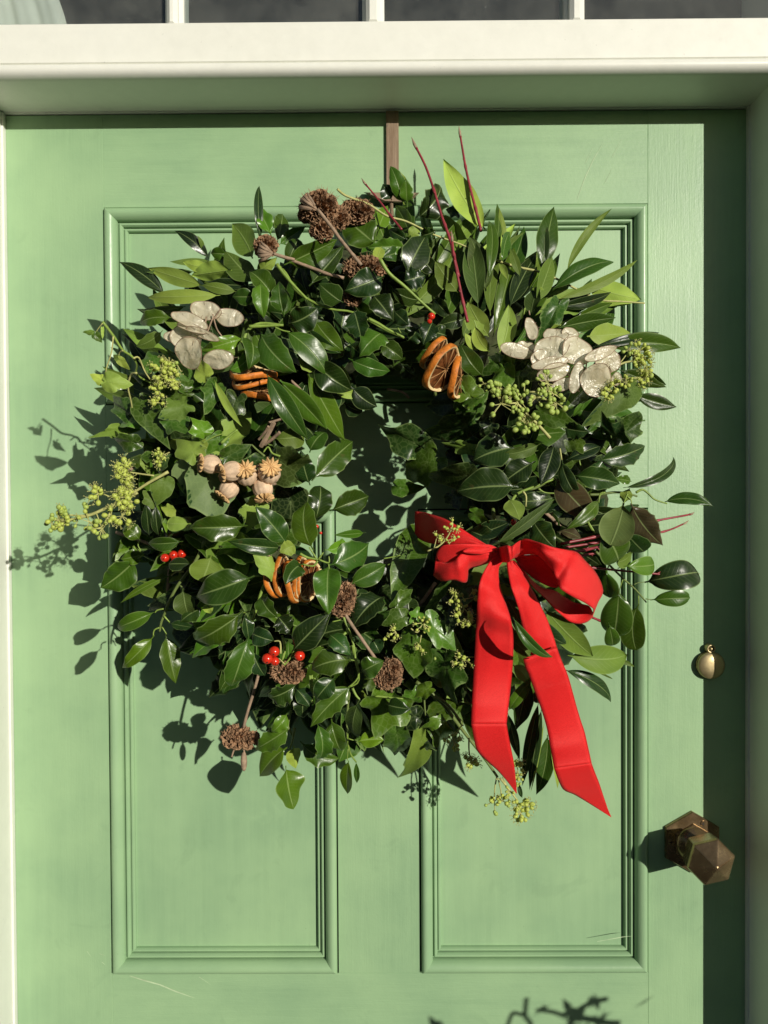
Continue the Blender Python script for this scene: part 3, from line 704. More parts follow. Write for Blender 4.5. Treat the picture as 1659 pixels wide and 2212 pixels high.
# kind baseX baseY tipX tipY width [f|b] tone level  (extra: h=height cm  roll= curve= bend=)
LEAVES = {
'3': """l 1300 560 1290 128 80 f d 0
h 1385 520 1255 290 125 f y 2
l 900 690 638 478 100 f d 0
l 855 630 812 515 36 b N 0
h 1045 655 915 650 90 f n 0
l 1240 690 1085 425 205 b N 2 bend=.1
l 1250 880 1030 635 200 b N 3
l 1080 775 768 820 175 b Y 3
l 905 705 600 716 58 b N 1
l 920 760 700 712 90 b Y 2
l 790 790 410 792 66 b D 1
l 860 900 436 765 130 b Y 1
l 560 965 210 716 130 f d 1 curve=.15
l 990 975 430 992 112 b Y 3
l 1110 948 850 896 90 b N 2
l 1200 900 860 890 110 f d 1
l 720 1062 390 1085 72 f n 0
h 630 1150 368 1196 108 f n 1
h 545 1245 340 1366 88 b N 1
i 500 1530 440 1340 210 f m 2
h 1260 985 1080 985 120 f n 3
h 1300 870 1322 1150 125 f m 5
h 1410 1010 1212 788 160 f n 3
h 1260 790 1425 680 80 b Y 3
l 1480 1140 1450 880 105 f n 3
h 1659 1100 1515 1205 190 f n 4
h 1430 565 1468 346 108 f n 1
h 1435 590 1650 440 88 f m 3
r 1500 740 1590 540 120 f n 1
h 1200 1310 1215 1540 150 f n 5
h 1235 1370 1060 1550 90 f m 5 curve=-.6
h 1245 1250 1392 1505 110 f n 5
h 1300 1260 1570 1570 200 f n 6
h 1180 1300 830 1408 110 f y 6
l 1160 1500 870 1585 62 b D 3""",
'4': """h 975 385 878 95 105 f y 2
h 985 395 955 140 120 b Y 1
h 1010 390 1000 190 90 f m 2
h 890 360 820 235 115 f d 1
s 1105 485 1262 245 180 f d 2
l 1610 590 1288 45 195 b Y 2 bend=.1
l 1480 665 1220 448 110 b Y 1
i 1400 450 1305 420 100 f d 0
h 1035 640 915 400 110 f n 3
h 775 705 510 485 225 f n 4 roll=.25
s 990 722 700 728 120 f m 4
h 965 750 815 800 100 f n 3
h 995 950 1150 640 190 f d 5
s 1110 630 1232 592 105 f n 3
s 985 985 1150 940 150 f d 4
h 1015 665 865 585 90 f n 2
h 60 860 470 665 165 f m 5
h 250 1020 522 705 145 f n 4
h 835 942 525 1060 195 f n 6 roll=.2
h 515 1150 325 1000 155 f n 5
h 90 1310 318 1190 195 f n 6 roll=.2
h 60 1250 20 985 125 f n 5
h 1125 1125 890 1045 110 f n 6
s 600 1212 660 1455 160 f n 7
s 815 1385 640 1562 160 f m 7
h 300 1285 515 1522 150 f n 6
l 240 1350 500 1540 105 f n 6
h 560 1455 785 1605 150 f n 6
h 790 1455 972 1585 130 f n 6
h 790 1530 905 1645 115 f n 5
h 810 715 765 852 78 b Y 5
h 1205 1105 1352 1272 105 f d 4
h 1462 1275 1245 1330 110 f d 3
s 1205 1300 1130 1480 135 f d 4
l 1400 1070 1222 825 150 b N 2
l 1560 1190 1492 640 175 b D 2
l 1570 1425 1478 1142 150 b Y 3
h 1225 935 1098 780 110 f d 2
h 740 1090 900 1290 175 f d 3
h 900 1210 1020 1320 110 f d 4
h 780 600 860 400 110 f m 1
h 1010 640 1100 560 80 b Y 2""",
'5': """l 240 600 245 338 64 f n 2
l 305 620 258 365 44 b Y 1
l 185 860 188 455 82 f n 4
l 200 1095 276 505 96 b N 4 curve=.15
l 165 930 60 560 160 b D 2
l 285 730 332 527 80 f n 3
l 545 790 630 356 150 f n 3 roll=.35
l 560 790 560 430 70 f d 2
l 712 795 1018 373 62 b N 2 curve=.25
l 330 1035 512 675 130 f d 2
l 505 1010 616 695 112 b N 4
l 620 915 1032 730 125 f n 3
l 650 985 1192 718 70 b N 2 curve=-.2
l 855 890 1218 985 170 b Y 1 roll=-.3
l 640 1032 1015 935 84 f d 4
l 780 1105 1025 1008 86 f n 3 roll=.3
l 660 1178 1050 1108 120 f n 4
l 850 1235 1142 1212 175 b Y 3 roll=-.3
l 890 1305 1340 1207 74 f d 4
l 975 1300 1488 1312 155 f n 5
h 1060 1455 1388 1578 90 f n 4
i 665 1010 535 1235 140 f n 5
l 475 1085 530 900 105 b D 4
i 845 1010 660 1085 88 b N 3
l 190 1235 50 1000 140 b Y 4
l 262 1345 322 1018 128 b Y 5
l 195 1335 102 1168 92 b Y 6
l 115 1330 28 1210 62 b Y 5
h 155 1505 0 1290 120 f n 5
i 270 1400 170 1495 150 f n 6
i 330 1420 300 1350 90 f m 6
i 290 1440 315 1590 150 f m 7
i 400 1380 470 1470 140 f d 5
i 10 1500 65 1645 130 f m 6
i 500 1455 408 1575 125 f n 6
l 400 830 335 640 60 b N 2
l 260 740 315 850 50 b Y 3
l 560 960 480 910 60 b N 3""",
'6': """o 692 572 872 600 150 b Y 0 h=21.8 roll=.1
o 682 572 566 510 85 b Y 0 h=21.6
o 798 398 872 474 62 b Y 0 h=21.4
o 800 402 745 356 50 b N 0 h=21.4
o 612 205 662 266 66 f m 0 h=22.4
o 600 196 512 186 40 b N 0 h=22.4
o 672 160 676 244 26 b Y 0 h=22.5
i 870 830 725 650 155 f n 1
o 970 870 742 880 108 f m 2
i 885 930 562 1005 105 b N 1 h=15
i 930 1040 703 1042 130 f n 1
o 975 735 1182 1076 200 f n 4
i 1300 655 972 712 96 f n 5
i 1310 745 1118 852 195 b N 6
i 1190 860 1362 1010 185 f n 4
i 1385 1140 1222 960 210 b Y 8
i 1372 1150 1310 1485 270 b P 4
o 1150 1325 1085 1530 165 b N 3
o 990 1180 1035 1292 66 b Y 2
o 1090 1180 960 1120 90 f n 2
o 1165 1540 1235 1622 80 b Y 3
i 1370 600 1260 420 200 f n 3
o 1060 560 960 610 80 f d 0
i 960 760 880 830 110 f m 2
o 820 1010 690 960 60 f m 0
i 1100 1240 1180 1130 110 f d 2""",
'7': """l 635 515 952 1018 180 f n 9
l 735 565 1100 944 185 f m 8
l 955 515 1242 1032 190 f m 7
h 1000 420 1292 640 200 f n 6 roll=.15
l 790 190 1112 535 195 f m 8
h 1035 490 862 365 120 b Y 6
h 1265 395 1588 492 120 f n 5 roll=.2
h 1285 610 1490 768 150 f d 4
h 1155 660 1352 680 66 b Y 3
h 1235 740 1375 805 110 f d 2
h 985 1340 1300 1035 200 f n 5 roll=.2
h 970 1375 900 1105 140 f n 6
h 965 1120 1095 965 135 f n 4
r 690 1010 925 995 150 b N 4
o 715 1165 965 1372 340 f D 5
h 1010 1650 1045 1375 175 f n 8
i 155 975 60 845 165 f y 7
i 285 1005 160 1140 150 f y 5
o 310 1160 520 1060 140 f n 7
o 665 1195 400 1150 95 f n 6
o 190 1270 300 1665 330 b P 3
i 245 600 170 785 185 f n 5
l 235 560 450 925 62 b Y 7 curve=-.1
o 168 535 70 395 130 b Y 7
i 400 700 330 900 190 f d 5
h 850 900 690 1080 150 f d 3
i 30 640 -20 560 120 f n 5
h 1000 1000 860 860 150 f d 3""",
'8': """i 800 695 588 512 215 f m 7
o 740 740 405 765 210 f d 3
o 790 880 405 1045 215 f n 4
o 715 805 930 700 170 f n 6
i 390 1065 52 903 250 f n 4
i 490 1170 185 1390 280 f m 4
o 215 1385 432 1450 125 f m 4
i 800 1100 562 1045 100 b N 5
h 1125 1085 808 1185 240 f d 8 roll=.3
h 1325 1050 1008 1135 88 b D 7
h 1285 1185 1018 1370 180 f d 9 roll=.25
h 1155 1385 678 1422 255 f d 9 roll=.3
o 800 1295 425 1328 190 f n 6
h 250 440 368 532 110 f d 4
h 1440 1465 1105 1500 125 f d 7
l 1205 1659 1442 1480 62 f n 8
i 640 1450 700 1560 150 f d 5
i 950 900 860 1000 150 f d 5
h 300 260 400 150 140 f d 3
h 600 220 480 190 130 f d 3""",
'9': """l 890 560 1112 618 66 f n 4 roll=.3
l 872 680 1195 770 132 f n 3
l 880 470 1112 600 90 f n 4
o 865 610 560 870 215 b N 7
i 770 990 930 770 215 f n 5
i 745 1020 585 865 150 f d 5
l 330 795 562 565 150 f n 6
l 390 845 488 718 50 f m 6
o 140 800 440 930 155 f m 7 roll=.2
s 325 930 525 960 120 f n 7
h 560 1185 948 1068 150 f n 5 roll=.15
i 565 1250 722 1190 108 f n 5
h 385 1300 755 1362 170 f n 6
l 780 1392 1165 1155 84 f n 6 curve=.4
h 845 1345 698 1320 72 f m 5
l 1100 1500 1472 1535 112 f n 7 curve=-.35
h 830 1400 785 1510 85 b Y 5
l 245 1062 140 1372 175 f d 9
h 305 1180 455 1490 110 f d 8
h 245 1315 560 1645 200 f R 7
l 340 1180 605 1075 120 f d 5
i 400 1020 470 1130 110 f m 6
i 640 900 720 960 120 f n 5""",
'10': """h 1052 515 775 745 215 f m 2 h=12
h 1115 480 928 520 110 f m 1 h=12
h 1080 375 958 265 110 f m 2
l 1325 645 928 862 62 f m 1 h=12 curve=.15
h 1200 925 908 1050 128 f m 2 h=15
h 1190 1110 943 1360 110 f y 3 h=16 curve=-.2
h 1280 1090 1358 1482 140 f m 3 h=13
h 1410 385 1143 400 112 f n 3
l 1150 340 1125 85 100 f d 1
l 1225 340 1200 100 95 f d 1
r 1480 560 1300 560 100 f d 2
i 1190 90 1100 -20 120 b N 2""",
'11': """h 725 265 282 280 205 f n 6
h 1005 435 572 385 130 f n 7
r 290 250 105 250 108 b Y 6
i 800 110 700 300 200 b Y 5
h 1035 415 785 118 175 f n 8 roll=.15
h 1232 452 1185 78 175 f m 9
h 1360 150 1662 35 195 f n 7
h 1358 570 1662 395 205 f n 8
h 1320 450 1455 360 95 f y 9 curve=.6
h 1640 315 1395 335 64 f y 8
h 1355 555 1350 948 208 f m 11
h 1155 560 1020 720 150 f n 10 curve=.5
h 1090 420 970 470 110 b Y 9
i 925 620 785 470 150 b Y 8
r 445 490 370 695 245 b N 5
h 775 650 326 812 235 f n 8 roll=.15
h 230 745 275 965 140 b D 3
h 385 900 205 1010 120 f n 3 roll=.3
h 690 925 315 1140 195 f n 7
h 610 1070 296 1285 135 f y 6
h 115 1015 322 1052 62 f n 4
h 735 1120 600 1505 190 f n 7
h 700 955 732 1150 100 f d 8
h 840 785 955 968 130 f n 8
s 960 965 1070 1095 150 f d 7
h 1065 1240 1372 925 190 f d 8
h 750 1090 925 1150 130 f d 6
h 760 1220 860 1420 130 f d 4
h 1522 1300 1218 1375 175 f n 8 roll=.15
h 1350 1100 1522 1262 120 f n 8
h 1400 1430 1255 1602 145 f n 8
s 1095 1495 885 1585 150 f n 5
h 1095 1520 1205 1659 130 f d 5
h 420 850 440 940 70 b Y 5
h 1420 560 1560 650 150 f n 7
h 1600 720 1540 900 170 f d 6""",
'12': """o 850 100 655 625 240 f m 9
i 755 730 575 780 160 f m 9
i 690 640 830 480 110 f y 8
o 1245 492 875 690 230 f m 9
i 1180 560 1085 835 260 f d 8
i 850 885 770 1235 290 f m 7
i 945 785 1235 1000 215 f m 8
i 1060 1050 1085 1435 270 f n 7
i 940 1280 798 1345 122 f m 7
h 595 575 358 805 190 f d 7
h 315 485 605 325 160 f n 8
h 600 330 770 420 150 f d 5
i 1030 1520 900 1590 90 f m 7
h 780 560 800 760 130 f d 6
i 860 700 780 790 110 f m 8
h 500 900 560 1010 130 f d 5
i 1180 240 1000 260 110 f d 7
h 1250 60 1500 150 150 f d 6
l 1480 160 1659 20 100 f n 6""",
'13': """l 515 405 968 52 95 b D 11 curve=-.1
l 330 335 625 228 160 f d 8
h 605 60 692 230 130 b Y 9
i 330 165 475 242 110 f m 8
h 790 215 962 432 175 f n 8 roll=.3
l 535 640 585 668 26 f m 9
l 640 970 945 1278 95 f n 24 curve=.25
l 590 820 690 1000 110 b D 5
h 620 1140 780 1280 90 b N 6
l 1040 1375 1395 1622 112 f n 2
l 1150 1325 1405 1445 16 b N 1
l 1235 1318 1362 1375 14 b N 1
l 1410 1288 1578 1352 40 b N 1
l 625 1659 778 1438 95 f m 7
l 640 1340 770 1480 110 b N 5
h 1000 300 1165 365 70 b R 8
h 920 140 1130 200 100 f d 7
l 700 900 1060 1180 150 f d 5
l 880 900 1254 1268 195 b N 8""",
'14': """l 350 305 102 528 112 f m 12
r 548 325 440 655 245 b Q 13 roll=.2
h 600 330 850 655 185 f R 12 roll=.2
r 380 540 505 772 235 f n 11
r 565 560 705 702 165 f n 9
r 603 700 488 785 84 b N 8
r 548 812 782 798 140 f n 9
r 706 935 1122 862 215 f d 9 roll=-.15
r 752 1075 1058 1058 120 f m 9
r 408 850 440 1058 152 f n 9
r 508 990 472 1355 230 f n 9
r 430 1250 462 1425 112 f n 8
r 662 1108 645 1462 176 f n 9
h 25 545 218 600 62 b R 9
l 110 1500 560 1495 225 b N 3""",
'15': """s 1122 280 850 555 135 f m 8
s 900 535 900 765 112 f m 7
h 990 500 1062 712 135 f n 6
h 782 650 1045 765 120 f m 3 curve=.4
h 800 290 800 492 120 f d 5
s 702 565 478 702 125 f m 4
h 695 460 588 585 92 f m 4
h 692 688 508 886 150 f m 3
h 684 815 738 1108 160 f m 2
h 738 680 752 832 92 b Y 2
l 1108 780 1102 1005 92 f y 3
l 1160 790 1165 932 46 f m 3
h 1165 652 1348 640 112 f y 5
h 1188 370 1180 622 98 b D 6
h 1362 400 1532 432 122 f n 8
i 1400 350 1290 600 330 f m 5
i 1430 570 1475 870 190 f n 2
i 1610 600 1505 1038 150 b N 2
h 1200 180 1345 105 130 f n 9
i 1540 320 1500 480 130 f m 6
h 1140 480 1100 600 90 f d 4
i 1580 480 1420 500 150 f d 4
h 600 300 690 420 100 f d 3""",
'16': """l 605 265 782 5 95 f m 6
l 755 20 664 422 160 f n 5
l 600 290 692 655 84 f d 4
l 838 200 712 850 95 f n 4
l 862 250 768 885 85 f d 3
l 880 350 775 905 22 b Y 3
l 905 455 818 918 145 f m 3
l 930 560 982 868 40 b Y 3
l 682 830 712 942 42 f d 2
l 800 120 850 205 60 f d 4
i 60 400 180 600 190 f m 3
i 30 350 80 480 110 f m 4
i 200 160 250 60 120 f d 5
i -20 500 60 560 120 f d 2""",
}
rg = random.Random(5)
for reg, txt in LEAVES.items():
    for ln in txt.split('\n'):
        q = ln.split()
        kind = q[0]; bx_, by_, tx_, ty_, wd = map(float, q[1:6]); side = q[6]; tone = q[7]; lv = float(q[8])
        ex = dict(e.split('=') for e in q[9:])
        pa = pp(reg, bx_, by_); pb = pp(reg, tx_, ty_)
        if 'h' in ex: ha = hb = float(ex['h']) / 100
        else:
            ha = H(*pa) + lv * .0035 + rg.uniform(-.003, .003); hb = H(*pb) + lv * .0035 + rg.uniform(-.004, .012)
            mx = .7 * math.hypot(pa[0] - pb[0], pa[1] - pb[1]) / F * D
            hb = max(ha - mx, min(ha + mx, hb))
        wm = wd * sc(reg) * (D - (ha + hb) / 2) / F
        roll = float(ex.get('roll', rg.gauss(.03, .32))); cv = float(ex.get('curve', rg.gauss(0, .10)))
        bd = float(ex.get('bend', -rg.uniform(-.1, .95)))
        if kind == 'l': bd *= .7; fold = rg.uniform(.15, .5); wv = rg.uniform(.01, .05)
        elif kind in 'hs': fold = rg.uniform(.10, .60); wv = rg.uniform(.03, .11) if kind == 'h' else .10
        elif kind == 'r': fold = rg.uniform(.05, .2); wv = .02
        else: fold = rg.uniform(.0, .25); wv = rg.uniform(.05, .13)
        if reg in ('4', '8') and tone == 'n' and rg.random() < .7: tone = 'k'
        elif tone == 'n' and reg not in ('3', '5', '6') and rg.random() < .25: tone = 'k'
        if side == 'b': bd = -bd; fold *= -.5 if rg.random() < .5 else .6
        A = W(*pa, ha); B = W(*pb, hb)
        pet = .12 if kind in 'hr' else .04
        if kind in 'io': A = A + (B - A) * .10
        put_leaf(kind, A, B, wm / max(.75, math.cos(roll)) * (1.17 if kind in 'hs' else 1.08 if kind == 'r' else .98 if kind == 'l' else 1.1), side, roll, tone, rg, bend=bd, curve=cv, fold=fold, wave=wv, pet=pet)

def inhole(x, y): return ((x - 828) / 125) ** 2 + ((y - 990) / 200) ** 2 < 1
# filler leaves, layered behind the placed ones
rg = random.Random(21)
cnt = 0; DEEP = []
for layer, (num, depth) in enumerate(((190, .30), (210, .50), (200, .72))):
    for _ in range(num):
        a = rg.uniform(0, 2 * math.pi); rx = rg.triangular(215, 520, 360) if layer else rg.uniform(190, 500)
        px = 815 + rx * math.cos(a) * .98; py = 1055 - rx * math.sin(a) * 1.02
        ang = math.degrees(a) % 360
        if 25 < ang < 150 and rg.random() < .35 and layer < 2 and rx > 430: continue
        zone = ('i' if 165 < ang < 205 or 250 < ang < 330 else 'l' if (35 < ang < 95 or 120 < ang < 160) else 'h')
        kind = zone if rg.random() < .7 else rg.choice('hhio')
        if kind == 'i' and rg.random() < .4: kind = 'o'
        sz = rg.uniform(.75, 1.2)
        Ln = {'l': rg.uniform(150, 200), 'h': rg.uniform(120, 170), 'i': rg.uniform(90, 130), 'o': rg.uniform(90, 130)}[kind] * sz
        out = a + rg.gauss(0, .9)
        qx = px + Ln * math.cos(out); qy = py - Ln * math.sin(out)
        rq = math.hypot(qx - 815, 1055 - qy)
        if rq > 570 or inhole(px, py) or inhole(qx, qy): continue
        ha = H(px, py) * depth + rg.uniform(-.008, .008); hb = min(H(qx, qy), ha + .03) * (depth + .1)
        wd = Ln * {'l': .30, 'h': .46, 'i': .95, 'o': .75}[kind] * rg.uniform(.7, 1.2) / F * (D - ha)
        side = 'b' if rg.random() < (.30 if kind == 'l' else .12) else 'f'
        tone = rg.choice('ddn' if layer == 2 else 'ddd') if side == 'f' else rg.choice('DN')  # mostly dark tones, painting the shade of the gaps into the leaf colour
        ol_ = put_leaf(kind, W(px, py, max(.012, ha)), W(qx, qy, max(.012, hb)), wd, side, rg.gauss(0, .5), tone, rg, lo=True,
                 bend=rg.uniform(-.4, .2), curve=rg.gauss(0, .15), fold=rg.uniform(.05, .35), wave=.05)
        cnt += 1
        if kind == 'h' and layer < 2: DEEP.append(ol_)

# fans of long leaves at the two upper corners, ivy mass at the left and below
def fan(n, a0, a1, r0, r1, kinds, l0, l1, wr_, tones, d0, d1, spread=.25, rmax=640, seed=3):
    g = random.Random(seed)
    for _ in range(n):
        a = math.radians(g.uniform(a0, a1)); rx = g.uniform(r0, r1); kind = g.choice(kinds)
        px = 815 + rx * math.cos(a); py = 1055 - rx * math.sin(a); Ln = g.uniform(l0, l1); out = a + g.gauss(0, spread)
        Ln = min(Ln, rmax - rx)
        if Ln < 60: continue
        if inhole(px, py) or inhole(px + Ln * math.cos(out), py - Ln * math.sin(out)): continue
        qx = px + Ln * math.cos(out); qy = py - Ln * math.sin(out)
        ha = H(px, py) * g.uniform(d0, d1); hb = max(.012, H(qx, qy) * g.uniform(d0, d1) + .006)
        tn = g.choice(tones); side = 'b' if tn in 'NDYPQ' else 'f'
        put_leaf(kind, W(px, py, ha), W(qx, qy, hb), Ln * wr_ * g.uniform(.85, 1.2) / F * (D - ha), side, g.gauss(0, .45), tn, g, lo=False,
                 bend=(g.uniform(-.5, .1) if side == 'f' else g.uniform(-.1, .4)), curve=g.gauss(0, .18), fold=g.uniform(.1, .5) * (1 if side == 'f' else -.6), wave=.04 if kind in 'lh' else .10)
fan(60, 28, 84, 330, 500, 'l', 160, 220, .22, 'nndmNNDY', .55, .95, .28, 650, 31)
fan(34, 128, 162, 330, 500, 'l', 150, 210, .22, 'nndNNDY', .45, .85, .28, 650, 32)
fan(44, 163, 214, 300, 490, 'iioh', 90, 135, .85, 'nmmdyNY', .55, .93, .8, 610, 33)
fan(40, 214, 262, 280, 450, 'hhhs', 110, 160, .46, 'nnmdd', .50, .88, .8, 600, 34)
fan(44, 262, 335, 300, 500, 'iiohl', 90, 140, .8, 'nnmddN', .50, .88, .7, 620, 35)
fan(30, -12, 28, 280, 470, 'hhil', 110, 150, .5, 'nnddm', .50, .9, .7, 600, 36)
fan(26, 84, 128, 300, 440, 'hhhs', 100, 150, .48, 'nnddm', .50, .9, .8, 560, 37)

# holly leaves lie more than 300 deep: the innermost ones become one mass
GV, GF, GU, GM = [], [], [], []
for o in DEEP:
    me = o.data; n0 = sum(len(a) for a in GV)
    v = np.zeros(len(me.vertices) * 3); me.vertices.foreach_get('co', v); v = v.reshape(-1, 3)
    M4 = np.array(o.matrix_basis); GV.append(v @ M4[:3, :3].T + M4[:3, 3])
    GF += [tuple(i + n0 for i in p.vertices) for p in me.polygons]
    u_ = np.zeros(len(me.loops) * 2, dtype=np.float32); me.uv_layers[0].data.foreach_get('uv', u_); GU.append(u_)
    mi = np.zeros(len(me.polygons), dtype=np.int32); me.polygons.foreach_get('material_index', mi)
    if 'top_plain' in me.materials[0].name: pass
    GM.append(mi); bpy.data.objects.remove(o)
me = bpy.data.meshes.new('inner_holly_leaves'); me.from_pydata(np.vstack(GV).tolist(), [], GF)
me.uv_layers.new(name='UVMap').data.foreach_set('uv', np.concatenate(GU)); me.materials.append(LTF[False]); me.materials.append(LUF[False])
me.polygons.foreach_set('material_index', np.concatenate(GM)); me.polygons.foreach_set('use_smooth', [True] * len(me.polygons)); me.update()
o = bpy.data.objects.new('inner_holly_leaves', me); COL.objects.link(o); o.parent = wr; o['kind'] = 'stuff'

# ------------------------------------------------------------------ stems
def hpts(reg, P, hs):
    out = []
    n = len(P)
    for i, (x, y) in enumerate(P):
        q = pp(reg, x, y)
        hh = hs if isinstance(hs, (int, float)) else hs[0] + (hs[-1] - hs[0]) * i / (n - 1)
        out.append(W(*q, hh))
    return out
def stem(reg, P, hs, wpx, mat=None, tip=.6, name='stem', parent='w'):
    if len(P) > 3:
        if isinstance(hs, (int, float)): hs = hs - .006
        else: hs = tuple(x - .006 for x in hs)
        P = [P[0]] + [(x + R.uniform(-11, 11), y + R.uniform(-11, 11)) for x, y in P[1:-1]] + [P[-1]]
    pts = smoothpts(hpts(reg, P, hs), 4); hm = hs if isinstance(hs, (int, float)) else (hs[0] + hs[-1]) / 2
    r_ = wpx / 2 * sc(reg) * (D - hm) / F; n = len(pts)
    b = MB(); b.tube(pts, [r_ * (1 - (1 - tip) * i / (n - 1)) for i in range(n)], 7)
    o = b.build(name, mat or M_stem)
    if parent == 'w': tow(o)
    return o
def hr(reg, x, y, lv=0): return H(*pp(reg, x, y)) + lv * .0035
